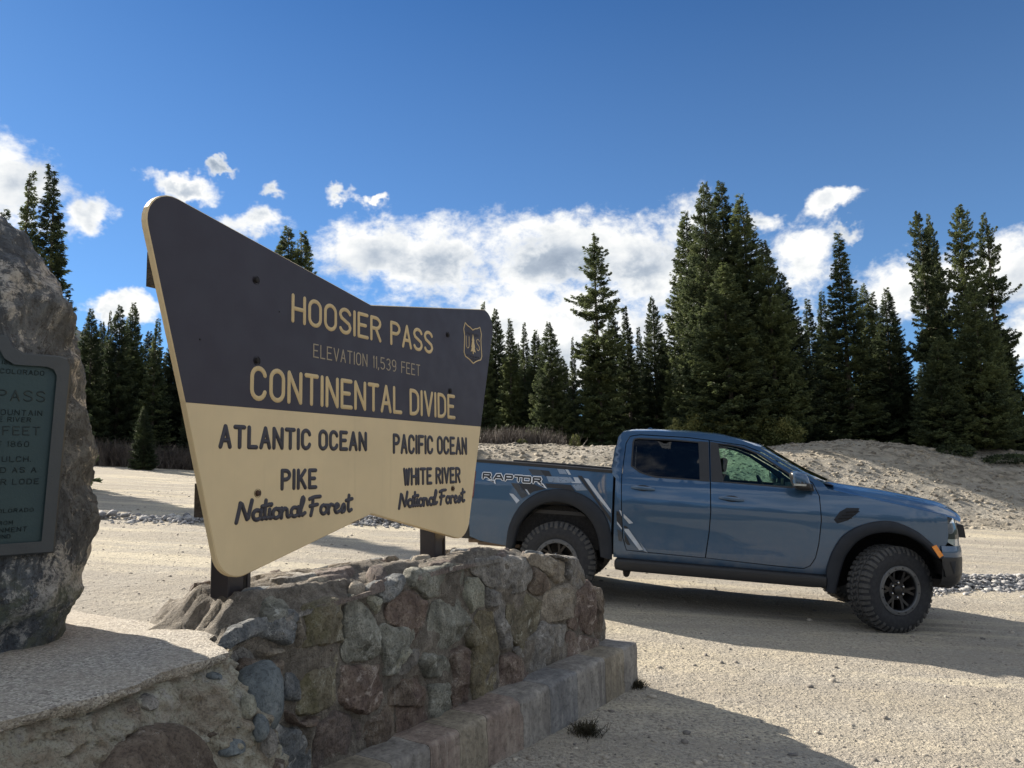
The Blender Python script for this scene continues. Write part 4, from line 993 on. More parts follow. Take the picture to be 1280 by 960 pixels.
def build_sign():
    ZD = 1.900; xe = 1.0395
    lower = rounded([(-xe, ZD-.0008), (-.862, 1.247), (0, 1.4515), (.862, 1.247), (xe, ZD-.0008)], [0, .115, .02, .115, 0])
    upper = rounded([(xe, ZD), (1.258, 2.646), (0, 2.4415), (-1.258, 2.646), (-xe, ZD)], [0, .105, .02, .105, 0])
    def panel(name, poly, face, lab):
        n = len(poly); bv = .004; th = .026
        c = np.mean(poly, axis=0)
        def inset(p, i):
            a = np.array(poly[i-1]); b = np.array(poly[(i+1) % n]); t = b-a; t /= np.linalg.norm(t); q = np.array(p)+np.array([-t[1], t[0]])*bv
            return (q[0], p[1] if abs(p[1]-ZD) < .002 else q[1])
        ar = sum(poly[i][0]*poly[(i+1) % n][1]-poly[(i+1) % n][0]*poly[i][1] for i in range(n))
        if ar < 0: poly = poly[::-1]
        ins = [inset(p, i) for i, p in enumerate(poly)]
        v = [SL(a, 0, b) for a, b in ins]+[SL(a, bv, b) for a, b in poly]+[SL(a, th, b) for a, b in poly]
        f = [tuple(range(n))]+[(i, n+i, n+(i+1) % n, (i+1) % n) for i in range(n)]+[(n+i, 2*n+i, 2*n+(i+1) % n, n+(i+1) % n) for i in range(n)]+[tuple(range(3*n-1, 2*n-1, -1))]
        o = mesh(name, v, f, [face, M['cream_paint']], sign, idx=[0]+[1]*(2*n)+[1]); o['label'] = lab; return o
    panel('panel', upper, M['brown_paint'], 'dark brown upper half with routed cream letters')
    panel('panel', lower, M['cream_paint'], 'cream lower half with dark raised letters')
    to3 = lambda a, b, h: SL(a, -h, b)
    C, D = M['cream_letter'], M['dark_letter']
    write('HOOSIER PASS', -.532, .532, 2.268, 2.392, to3, .0175, .0035, C, sign, space=.50)
    write('ELEVATION 11,539 FEET', -.400, .408, 2.137, 2.198, to3, .0060, .002, M['dim_letter'], sign, gap=.30, space=.62)
    write('CONTINENTAL DIVIDE', -.748, .752, 1.928, 2.066, to3, .0195, .0035, C, sign, gap=.27, space=.45)
    write('ATLANTIC OCEAN', -.893, -.036, 1.740, 1.832, to3, .0180, .006, D, sign, gap=.32, space=.50)
    write('PACIFIC OCEAN', .165, .873, 1.730, 1.832, to3, .0180, .006, D, sign, gap=.32, space=.42)
    write('PIKE', -.582, -.370, 1.578, 1.666, to3, .0175, .006, D, sign, gap=.36)
    write('WHITE RIVER', .250, .798, 1.572, 1.664, to3, .0175, .006, D, sign, gap=.32, space=.42)
    write_script('National Forest', -.812, -.142, 1.462, 1.556, to3, .0175, .007, D, sign)
    write_script('National Forest', .205, .840, 1.458, 1.550, to3, .0175, .007, D, sign)
    # shield emblem
    cx, k = .962, 1
    half = [(0, 2.470), (.030, 2.482), (.060, 2.488), (.086, 2.500), (.104, 2.462), (.096, 2.425), (.100, 2.360), (.104, 2.325), (.090, 2.302), (.045, 2.290), (0, 2.270)]
    full = [(cx+a, b) for a, b in half]+[(cx-a, b) for a, b in half[-2::-1]]
    em = MB(); stroke(em, full, .0068, .003, to3); e = em.build('emblem', C, sign, smooth=True, angle=60); e['label'] = 'routed shield emblem with a conifer between U and S'
    write('U', cx-.080, cx-.042, 2.352, 2.425, to3, .0045, .0024, C, e, 'emblem_letter'); write('S', cx+.042, cx+.080, 2.352, 2.425, to3, .0045, .0024, C, e, 'emblem_letter')
    tr = [(cx, 2.444), (cx+.014, 2.405), (cx+.009, 2.405), (cx+.021, 2.366), (cx+.014, 2.366), (cx+.028, 2.338), (cx+.004, 2.343), (cx+.004, 2.326), (cx-.004, 2.326), (cx-.004, 2.343), (cx-.028, 2.338), (cx-.014, 2.366), (cx-.021, 2.366), (cx-.009, 2.405), (cx-.014, 2.405)][::-1]
    n = len(tr); MB().add([SL(a, -.0026, b) for a, b in tr]+[SL(a, .001, b) for a, b in tr], [tuple(range(n))]+[(i, i+n, (i+1) % n+n, (i+1) % n) for i in range(n)]).build('emblem_tree', C, e)
    mb = MB()
    write('FOREST SERVICE', cx-.076, cx+.076, 2.436, 2.454, to3, .0035, .002, D, None, joined=mb, gap=.3); write('DEPARTMENT OF', cx-.078, cx+.078, 2.306, 2.317, to3, .0028, .002, D, None, joined=mb, gap=.3); write('AGRICULTURE', cx-.058, cx+.058, 2.290, 2.301, to3, .0028, .002, D, None, joined=mb, gap=.3)
    mb.build('emblem_lettering', M['dark_letter'], e, smooth=True, angle=60)['kind'] = 'stuff'
    for (u, z) in [(-.727, 2.404), (-.716, 2.085), (.682, 2.399), (.699, 2.084), (-.701, 1.573), (.714, 1.545)]:
        dk = z > 1.9
        b = MB().lathe([(.0165, .0), (.0165, .003), (.0125, .0035), (.0105, -.0015), (.0095, -.006), (.004, -.008), (.0, -.008)], 20)
        b.v = [(x+u, y-.0025, zz+z-SZ) for x, y, zz in b.v]; b.build('bolt', M['hole'] if dk else M['bolt'], sign, smooth=True, angle=40)
    for (u, z, r) in [(1.09, 2.02, .004), (-.985, 2.13, .004), (.79, 1.49, .003), (-.60, 2.30, .003)]:
        b = MB().lathe([(r, 0), (r*.8, .002), (0, .0022)], 8); b.v = [(x+u, -y, zz+z-SZ) for x, y, zz in b.v]; b.build('nail', M['hole'], sign)
    # posts: square tube with a slotted front
    for u in (-.700, .716):
        mb = MB().box(u-.056, u+.056, .085, .185, -.12, 2.50-SZ-(0))
        p = bevel(mb.build('post', M['post'], sign), .006); 
        for z0, z1 in ((1.135, 1.262), (1.52, 1.60)): 
            s = MB().box(u+.018, u+.030, .0836, .0845, z0-SZ, z1-SZ); s.build('slot', M['hole'], p)
        st = MB().box(u+.0325, u+.044, .080, .0848, .03, 1.27-SZ); st.build('rib', M['post'], p)
    for z in (2.300, 1.492):
        mb = MB(); z0, z1 = z, z+.122
        e0 = interp(z+.06, [1.5, 2.6], [.925, 1.225])-(.012 if z > 2 else .016)
        nu = 40
        for i in range(nu+1):
            u = -e0+2*e0*i/nu; n = .004*fbm((u*8, z, 2), 3)
            mb.v += [(u, .0275, z0-SZ+n), (u, .082, z0-SZ+n), (u, .082, z1-SZ+n), (u, .0275, z1-SZ+n)]
        for i in range(nu):
            for k in range(4): a = i*4+k; b = i*4+(k+1) % 4; mb.f.append((a, b, b+4, a+4))
        mb.f += [(0, 3, 2, 1), (nu*4, nu*4+1, nu*4+2, nu*4+3)]
        mb.build('batten', M['batten'], sign)
build_sign()

# ------------------------------------------------------------------ pickup truck (x forward, y towards its far side, z up)
truck = empty('pickup_truck', (3.567, 7.398, -.004), (0, .0765, -.237))
tag(truck, 'blue four-door off-road pickup with grey stripe graphics parked on the gravel', 'pickup truck')
CY = .99
def YL(x, z):
    y = interp(z, [.45, .52, .60, .8, 1.0, 1.08, 1.12, 1.2, 1.27, 1.31, 1.36, 1.45, 1.6, 1.75, 1.87], [.10, .062, .05, .032, .020, .018, .020, .034, .048, .060, .092, .128, .19, .252, .31])
    if x < -2.66: y = interp(z, [.45, .6, .8, 1.0, 1.2, 1.4, 1.5], [.09, .05, .03, .02, .028, .05, .06])*1.0 if x < -2.70 or z < 1.38 else y
    if x > .15: y += .55*(x-.15)**2
    y += .010*math.sin(min(max((z-.62)/.36, 0), 1)*math.pi)*ss((x+2.6)/.3)*ss((-.7-x)/.3)
    return y
def mir(V): return [(x, 2*CY-y, z) for x, y, z in V]
def both(name, V, F, mat, smooth=True, angle=40, parent=None, far=True, label=None):
    o = mesh(name, V, F, mat, parent or truck, smooth, angle=angle)
    if label: o['label'] = label
    if far: o2 = mesh(name, mir(V), [f[::-1] for f in F], mat, parent or truck, smooth, angle=angle); return o, o2
    return o
def side_panel(name, outer, holes, mat, step=.045, off=0., fold=.022, far=True, label=None, th=None):
    P, T, lo = fill(outer, holes, step, seed=3)
    V = [(a, YL(a, b)+off, b) for a, b in P]; F = [tuple(t) for t in T.tolist()]; b = 0; nb = sum(len(l) for l in lo); base = len(V)
    edge = 0.004
    for i in range(nb): V.append((P[i][0], YL(P[i][0], P[i][1])+off+fold, P[i][1]))
    for l in lo:
        n = len(l); ar = sum(l[i][0]*l[(i+1) % n][1]-l[(i+1) % n][0]*l[i][1] for i in range(n)); inner = b > 0
        for i in range(n):
            p, q = b+i, b+(i+1) % n; f = (p, base+p, base+q, q)
            F.append(f if (ar > 0) != inner else f[::-1])
        b += n
    res = both(name, V, F, mat, far=far, label=label, angle=50)
    N = []
    for (x, y, z) in V:     # normals of the smooth pressed surface
        e = .03; N.append(Vector(((YL(x+e, z)-YL(x-e, z))/(2*e), -1, (YL(x, z+e)-YL(x, z-e))/(2*e))).normalized())
    for o, s_ in (((res, 1),) if not far else ((res[0], 1), (res[1], -1))): o.data.normals_split_custom_set_from_vertices([(n.x, n.y*s_, n.z) for n in N])
    return res
ARCH_R = [(-3.80,.52),(-3.795,.60),(-3.775,.72),(-3.70,.88),(-3.59,1.01),(-3.42,1.10),(-3.21,1.12),(-3.04,1.06),(-2.90,.98),(-2.80,.85),(-2.75,.70),(-2.72,.50)]
ARCH_F = [(-.535,.50),(-.51,.64),(-.465,.78),(-.375,.91),(-.24,.985),(-.08,1.02),(.12,1.00),(.28,.925),(.39,.83),(.44,.785)]
REAR_DOOR = [(-2.533,.589),(-2.309,.583),(-1.733,.573),(-1.703,.834),(-1.693,1.04),(-1.703,1.348),(-1.722,1.783),(-1.939,1.80),(-2.45,1.808),(-2.555,1.787),(-2.592,1.71),(-2.612,1.353),(-2.593,.976),(-2.571,.71)]
FRONT_DOOR = [(-1.723,.573),(-1.118,.553),(-.78,.546),(-.72,.58),(-.675,.66),(-.648,.794),(-.628,1.031),(-.646,1.267),(-.70,1.39),(-.825,1.477),(-.959,1.552),(-1.20,1.682),(-1.362,1.741),(-1.712,1.782),(-1.693,1.348),(-1.683,1.04),(-1.693,.834)]
RW = [(-2.525,1.468),(-2.429,1.405),(-2.34,1.38),(-2.258,1.363),(-1.794,1.356),(-1.822,1.762),(-2.104,1.776),(-2.46,1.776),(-2.512,1.765),(-2.524,1.735)]
FW = [(-1.575,1.353),(-.90,1.335),(-.84,1.355),(-.835,1.405),(-.93,1.484),(-1.207,1.662),(-1.368,1.726),(-1.50,1.75),(-1.634,1.757)]
def grow(poly, d):
    n = len(poly); out = []; ar = sum(poly[i][0]*poly[(i+1) % n][1]-poly[(i+1) % n][0]*poly[i][1] for i in range(n)); sg = 1 if ar > 0 else -1
    for i in range(n):
        a, p, b = np.array(poly[i-1]), np.array(poly[i]), np.array(poly[(i+1) % n]); t1 = (p-a)/np.linalg.norm(p-a); t2 = (b-p)/np.linalg.norm(b-p)
        nn = np.array([t1[1]+t2[1], -t1[0]-t2[0]]); nn /= max(np.linalg.norm(nn), .3); out.append(tuple(p+nn*d*sg))
    return out
TOPL = [(.525,1.15),(.483,1.159),(.072,1.231),(-.367,1.306),(-.56,1.347),(-.60,1.40),(-.638,1.421),(-.795,1.495),(-.994,1.609),(-1.197,1.733),(-1.36,1.793),(-1.607,1.842),(-1.942,1.862),(-2.283,1.864),(-2.543,1.853),(-2.645,1.831),(-2.686,1.778),(-2.70,1.65),(-2.725,1.43),(-2.705,1.36),(-2.675,1.33)]
def build_body():
    side_panel('body_side', [(-2.672,.50),(-1.6,.498)]+ARCH_F+[(.475,.82),(.53,.90),(.535,.97),(.53,1.05)]+TOPL, [grow(REAR_DOOR, .010), grow(FRONT_DOOR, .010)], M['paint'])
    for (nm, dr, wn, gm) in (('rear_door', REAR_DOOR, RW, 'privacy'), ('front_door', FRONT_DOOR, FW, 'glass')):
        a, b = side_panel(nm, dr, [wn], M['paint'])
        # black seal round the glass, then the glass itself
        P = grow(wn, .004); Q = grow(wn, -.012); n = len(P)
        for side, par in ((0, a), (1, b)):
            V = [(x, YL(x, z)-.003, z) for x, z in P]+[(x, YL(x, z)-.002, z) for x, z in Q]+[(x, YL(x, z)+.02, z) for x, z in Q]
            F = [(i, (i+1) % n, n+(i+1) % n, n+i) for i in range(n)]+[(n+i, n+(i+1) % n, 2*n+(i+1) % n, 2*n+i) for i in range(n)]
            if side: V = mir(V); F = [f[::-1] for f in F]
            mesh('window_seal', V, F, M['plastic'], par)
            Pg, Tg, _ = fill(Q, [], .1); V = [(x, YL(x, z)+.012, z) for x, z in Pg]; F = [tuple(t) for t in Tg.tolist()]
            if side: V = mir(V); F = [f[::-1] for f in F]
            mesh('window_glass', V, F, M[gm], par, smooth=True)
            # door handle: proud grip; a flat dark ellipse paints the shade of its recess
            hx, hz = (-2.385, 1.243) if nm == 'rear_door' else (-1.487, 1.190); sl_ = -.035 if nm == 'rear_door' else -.10*.5
            MBh = MB(); m_ = 9
            for i in range(m_+1):
                t = i/m_*2-1; x = hx+t*.125; z = hz+t*.125*sl_; r = .019*(1-.35*abs(t)**3); yy = YL(x, z)-.034+.022*abs(t)**4
                for k in range(8):
                    g = 2*math.pi*k/8; MBh.v.append((x, yy+.013*math.cos(g)*(1-.3*abs(t)), z+r*math.sin(g)))
            for i in range(m_):
                for k in range(8): MBh.f.append((i*8+k, i*8+(k+1) % 8, (i+1)*8+(k+1) % 8, (i+1)*8+k))
            MBh.f += [tuple(range(7, -1, -1)), tuple(m_*8+k for k in range(8))]
            if side: MBh.v = mir(MBh.v); MBh.f = [f[::-1] for f in MBh.f]
            MBh.build('door_handle', M['paint'], par, smooth=True)
            el_ = [(hx+.075*math.cos(2*math.pi*k/16), hz+.033*math.sin(2*math.pi*k/16)) for k in range(16)]
            V = [(x, YL(x, z)-.0012, z) for x, z in el_]; F = [tuple(range(16))]
            if side: V = mir(V); F = [f[::-1] for f in F]
            mesh('handle_recess_shade', V, F, M['dec_navy'], par)
        # black pillar trim
    for pl in ([(-1.806,1.352),(-1.706,1.350),(-1.725,1.766),(-1.828,1.770)], [(-1.690,1.352),(-1.578,1.350),(-1.636,1.762),(-1.709,1.770)]):
        side_panel('pillar_trim', pl, [], M['plastic'], off=-.0045, fold=.006)
    side_panel('bed_side', [(-4.262,.60),(-4.14,.558)]+ARCH_R+[(-2.708,.50),(-2.700,.97),(-2.704,1.403),(-3.4,1.424),(-4.235,1.442),(-4.262,1.35),(-4.275,1.2),(-4.278,.86)], [], M['paint'])
    # black sheet standing in for the shade inside the shut lines
    both('shut_line_shade', [(x, .10 if z < 1.3 else .20, z) for x, z in [(-4.2,.6),(-4.2,1.38),(-2.66,1.36),(-2.66,.55)]]+[(x, .115, z) for x, z in [(-2.72,.52),(-2.72,1.33),(-.56,1.30),(-.56,.52)]], [(3, 2, 1, 0), (7, 6, 5, 4)], M['liner'], smooth=False)
    # wheel arch flares
    FR = ([(-3.842,.50),(-3.836,.574),(-3.826,.721),(-3.754,.898),(-3.654,1.035),(-3.482,1.149),(-3.263,1.188),(-3.088,1.165),(-2.913,1.091),(-2.780,.965),(-2.706,.803),(-2.685,.63),(-2.680,.476)],
          [(-3.765,.49),(-3.752,.56),(-3.718,.729),(-3.645,.863),(-3.518,.983),(-3.344,1.046),(-3.152,1.033),(-2.993,.950),(-2.885,.832),(-2.835,.70),(-2.815,.60),(-2.803,.50)])
    FF = ([(-.575,.345),(-.575,.555),(-.526,.729),(-.440,.891),(-.310,.994),(-.130,1.062),(.0,1.075),(.084,1.061),(.260,.982),(.385,.878),(.467,.794),(.50,.755)],
          [(-.485,.335),(-.455,.504),(-.402,.701),(-.309,.847),(-.179,.934),(-.022,.966),(.155,.944),(.295,.871),(.399,.774),(.43,.74)])
    for (o, i_), nm in ((FR, 'rear'), (FF, 'front')):
        N = 44
        def rs(c):
            c = [np.array(p) for p in c]; L = [0.]
            for k in range(1, len(c)): L.append(L[-1]+np.linalg.norm(c[k]-c[k-1]))
            q = [(np.interp(L[-1]*k/N, L, [p[0] for p in c]), np.interp(L[-1]*k/N, L, [p[1] for p in c])) for k in range(N+1)]
            for _ in range(3): q = [q[0]]+[((q[k-1][0]+q[k][0]*2+q[k+1][0])/4, (q[k-1][1]+q[k][1]*2+q[k+1][1])/4) for k in range(1, N)]+[q[-1]]
            return q
        O, I = rs(o), rs(i_); V = []
        pf = [(0, .004, 0), (.0, -.016, 0), (.12, -.034, 0), (.45, -.046, 0), (.85, -.044, 0), (1.0, -.030, 0), (1.04, .03, 0), (1.02, .10, 0)]
        for k in range(N+1):
            for (t, d, _) in pf:
                x = O[k][0]*(1-t)+I[k][0]*t; z = O[k][1]*(1-t)+I[k][1]*t; y0 = min(YL(min(x, .35), max(z, .6)), .045)
                V.append((x, y0+d+(.55*(x-.15)**2*.8 if x > .15 else 0), z))
        m = len(pf); F = [(k*m+j, (k+1)*m+j, (k+1)*m+j+1, k*m+j+1) for k in range(N) for j in range(m-1)]
        both('wheel_arch_flare', V, F, M['flare'], angle=60)
    for cx in (-3.27, .0):
        V = []; F = []; n = 30
        for k in range(n+1):
            g = R_((8 if cx == 0 else -15)+(195 if cx == 0 else 215)*k/n)
            for y in (.055, .48): V.append((cx+.005+.50*math.cos(g), y, .50+.50*math.sin(g)))
        for k in range(n): F.append((2*k, 2*k+1, 2*k+3, 2*k+2))
        b = len(V); V.append((cx, .48, .5)); F += [(2*k+1, b, 2*k+3) for k in range(n)]
        both('wheel_well', V, F, M['liner'])
    # hood, cowl
    zf = lambda x: interp(x, [-.62, -.367, .072, .483, .60, .66], [1.352, 1.306, 1.231, 1.159, 1.132, 1.10])
    zh = lambda x: interp(x, [-.56, -.331, -.029, .266, .448, .555, .627, .665], [1.382, 1.352, 1.319, 1.272, 1.236, 1.203, 1.168, 1.12])
    def hood(u, v):
        q = abs(2*v-1); xe = .64+.16*(1-q*q); x = -.60+(xe+.60)*u; xs = -.60+1.26*u
        ye = YL(min(xs, .56), zf(xs)); y = ye+(2*CY-2*ye)*v
        s = (1-q)/.24; z = zf(xs)+(zh(xs)-zf(xs))*ss(min(1, s*1.15))+.028*(1-q**2)+.018*ss((.62-q)/.07)*ss((u)/.1)*ss((1-u)/.15)
        return (x, y, z)
    MB().grid(hood, 40, 60).build('hood', M['paint'], truck, smooth=True, angle=60)
    both('hood_seam', [(x, YL(min(x, .56), zf(x))+.0, zf(x)+.0015) for x in np.linspace(-.56, .5, 20)]+[(x, YL(min(x, .56), zf(x))+.006, zf(x)+.0045) for x in np.linspace(-.56, .5, 20)], [(i, i+1, i+21, i+20) for i in range(19)], M['liner'])
    ap = [(-.60,1.40),(-.638,1.421),(-.795,1.495),(-.994,1.609),(-1.197,1.733)]
    apx = lambda t: (np.interp(t, np.linspace(0, 1, 5), [p[0] for p in ap]), np.interp(t, np.linspace(0, 1, 5), [p[1] for p in ap]))
    def wind(u, v, a=.055, b=.945):
        x, z = apx(u); v = a+(b-a)*v; q = abs(2*v-1); y0 = YL(x, z); return (x+.13*(1-q**2.2)*(1-.4*u)+.006, y0+(2*CY-2*y0)*v, z+.045*(1-q**2)+.006)
    MB().grid(wind, 12, 24).build('windscreen', M['glass'], truck, smooth=True)
    for a, b in ((0, .055), (.945, 1)): MB().grid(lambda u, v: wind(u, v, a, b), 12, 3).build('windscreen_pillar', M['paint'], truck, smooth=True)
    MB().grid(lambda u, v: (-.60+.12*u+.13*(1-abs(2*v-1)**2.2)*(1-u), .15+1.68*v, 1.398-.02*u+.03*(1-abs(2*v-1)**2)), 3, 16).build('cowl', M['plastic'], truck)
    rz = lambda x: interp(x, [-2.70,-2.686,-2.645,-2.543,-2.283,-1.942,-1.607,-1.36,-1.197], [1.74,1.778,1.831,1.853,1.864,1.862,1.842,1.793,1.733])
    def roof(u, v):
        x = -2.69+(2.69-1.197)*u; q = abs(2*v-1); y0 = YL(x, rz(x)); return (x+(.08*(1-q**2) if u > .9 else 0)*ss((u-.9)*10), y0+(2*CY-2*y0)*v, rz(x)+.040*(1-q**4))
    MB().grid(roof, 30, 24).build('roof', M['paint'], truck, smooth=True)
    MB().grid(lambda u, v: tuple(Vector(roof(u, v))-Vector((0, 0, .05))), 20, 10).build('headlining', M['interior'], truck)
    ant = MB().prism([(-2.44,1.885),(-2.40,1.925),(-2.375,1.928),(-2.30,1.888)], CY-.02, CY+.02); bevel(ant.build('roof_antenna', M['paint'], truck), .008)
    # back of cab
    MB().grid(lambda u, v: (-2.695+.02*u*0-(0 if u < .3 else 0)+.03*max(0, u-.5), YL(-2.6, 1.2+.62*u)+.0+(2*CY-2*YL(-2.6, 1.2+.62*u))*v, 1.0+.80*u), 10, 10).build('cab_rear_panel', M['paint'], truck, smooth=True)
    MB().box(-2.712, -2.700, .42, 1.56, 1.43, 1.74).build('rear_window', M['privacy'], truck)
build_body()

def build_front():
    half = [(.47, .062), (.55, .10), (.62, .145), (.67, .205), (.71, .29), (.745, .42), (.775, .62), (.79, .82), (.795, CY)]
    path = half+[(x, 2*CY-y) for x, y in half[-2::-1]]
    L = [0.]
    for k in range(1, len(path)): L.append(L[-1]+math.dist(path[k], path[k-1]))
    def F(s, z, o=0):
        s *= L[-1]; x = np.interp(s, L, [p[0] for p in path]); y = np.interp(s, L, [p[1] for p in path]); e = .03
        dx = np.interp(s+e, L, [p[0] for p in path])-np.interp(s-e, L, [p[0] for p in path]); dy = np.interp(s+e, L, [p[1] for p in path])-np.interp(s-e, L, [p[1] for p in path]); q = math.hypot(dx, dy)+1e-9
        i = interp(z, [.44, .47, .52, .58, .735, .76, .80, .86, 1.0, 1.10, 1.14], [-.10, -.055, -.015, 0, .004, .0, .002, -.012, -.030, -.055, -.075])+o
        return (x+dy/q*i, y-dx/q*i, z)
    sl_ = lambda x0: next(k/400 for k in range(400) if np.interp(k/400*L[-1], L, [p[0] for p in path]) >= x0)
    sy = lambda y0: next(k/800 for k in range(400) if np.interp(k/800*L[-1], L, [p[1] for p in path]) >= y0)
    def band(name, s0, s1, z0, z1, mat, o=0, nu=30, nz=6, far=False, zf=None):
        m = MB().grid(lambda u, v: F(s0+(s1-s0)*u, (z0+(z1-z0)*v) if zf is None else zf(u, v), o), nu, nz)
        f = m.f; ob = mesh(name, m.v, f, M[mat], truck, smooth=True, angle=50)
        if far: mesh(name, mir(m.v), [q[::-1] for q in f], M[mat], truck, smooth=True, angle=50)
        return ob
    band('bumper', 0, 1, .455, .752, 'plastic', nz=14, nu=60, zf=lambda u, v: max(.455, .752-(.297)*(1-v)*(1 if .04 < u < .96 else .9)))
    band('bumper_upper', 0, 1, .756, .862, 'paint', nz=5, nu=60)
    band('grille', sy(.46), 1-sy(.46), .862, 1.135, 'plastic', nz=8)
    s0, s1 = sl_(.535), sy(.46)
    zf = lambda u, v: (.862+.04*max(0, 1-u*5))+(1.138-.862-.04*max(0, 1-u*5))*v
    band('headlight', s0, s1, .862, 1.138, 'lamp_clear', zf=zf, far=True, nu=16, nz=8, o=-.004)
    m = MB().grid(lambda u, v: F(s0+(s1-s0)*(.02+.5*u), .93+.15*v, .003), 8, 4); both('headlight_housing', m.v, m.f, M['lamp_dark'])
    g = MB().grid(lambda u, v: F(sy(.52)+(1-2*sy(.52))*u, .925+.125*v, .075), 20, 3)
    n = len(g.v); top = [F(sy(.52)+(1-2*sy(.52))*u, 1.05, -.01) for u in np.linspace(0, 1, 21)]
    g.grid(lambda u, v: F(sy(.52)+(1-2*sy(.52))*u, 1.05 if v < .5 else 1.0501, .075-.09*v), 20, 1).grid(lambda u, v: F(sy(.52)+(1-2*sy(.52))*u, .925, -.015+.09*v), 20, 1)
    for s in (sy(.52), 1-sy(.52)): g.grid(lambda u, v: F(s, .925+.125*v, .075-.09*u), 1, 1)
    g.build('grille_bar', M['plastic'], truck)
    # grey skid insert, fog lamp pocket and tow point in the bumper corner
    sp = lambda pts, mat, nm, o: both(nm, [F(a, b, o) for a, b in pts], [tuple(range(len(pts)))], M[mat], smooth=False)
    a0 = sl_(.60); a1 = sl_(.70)
    sp([(a0*.55, .715), (a0*.9, .60), (a1*1.05, .575), (a1*1.3, .60), (a1*1.3, .63), (a1*.95, .655), (a0*1.0, .725)], 'flare', 'bumper_insert', .004)
    sp([(a0*1.03, .722), (a1*1.0, .655), (a1*1.45, .655), (a1*1.4, .725)], 'liner', 'fog_lamp_pocket', .003)
    V = [(.364,.852),(.433,.752),(.470,.778),(.404,.874)]
    both('side_marker', [(x, -.020+.55*(x-.15)**2*.8, z) for x, z in V]+[(x, .03, z) for x, z in V], [(0, 1, 2, 3), (0, 4, 5, 1), (1, 5, 6, 2), (2, 6, 7, 3), (3, 7, 4, 0)], M['amber'], smooth=False)
    MB().box(-.3, .62, .30, 1.68, .44, .52).build('skid_plate', M['chassis'], truck)
    vent = [(-.510,1.047),(-.455,1.130),(-.39,1.172),(-.275,1.176),(-.290,1.130),(-.377,1.052),(-.480,1.012)][::-1]
    P = vent; n = len(P); c = np.mean(P, axis=0)
    V = [(x, YL(x, z)-.004, z) for x, z in P]+[(c[0]+(x-c[0])*.82, YL(x, z)-.009, c[1]+(z-c[1])*.82) for x, z in P]+[(x, YL(x, z)+.01, z) for x, z in P]
    both('fender_vent', V, [tuple(range(n, 2*n))]+[(i, (i+1) % n, n+(i+1) % n, n+i) for i in range(n)]+[(2*n+i, 2*n+(i+1) % n, (i+1) % n, i) for i in range(n)], M['flare'], smooth=False)
    for k in range(3):
        z0 = 1.055+k*.034; x0, x1 = -.47+k*.035, -.345+k*.035
        both('vent_slat', [(x0, YL(x0, z0)-.0145, z0), (x1, YL(x1, z0)-.0145, z0+.016), (x1-.005, YL(x1, z0)-.0145, z0+.024), (x0, YL(x0, z0)-.0145, z0+.010)], [(0, 1, 2, 3)], M['liner'], smooth=False)
build_front()

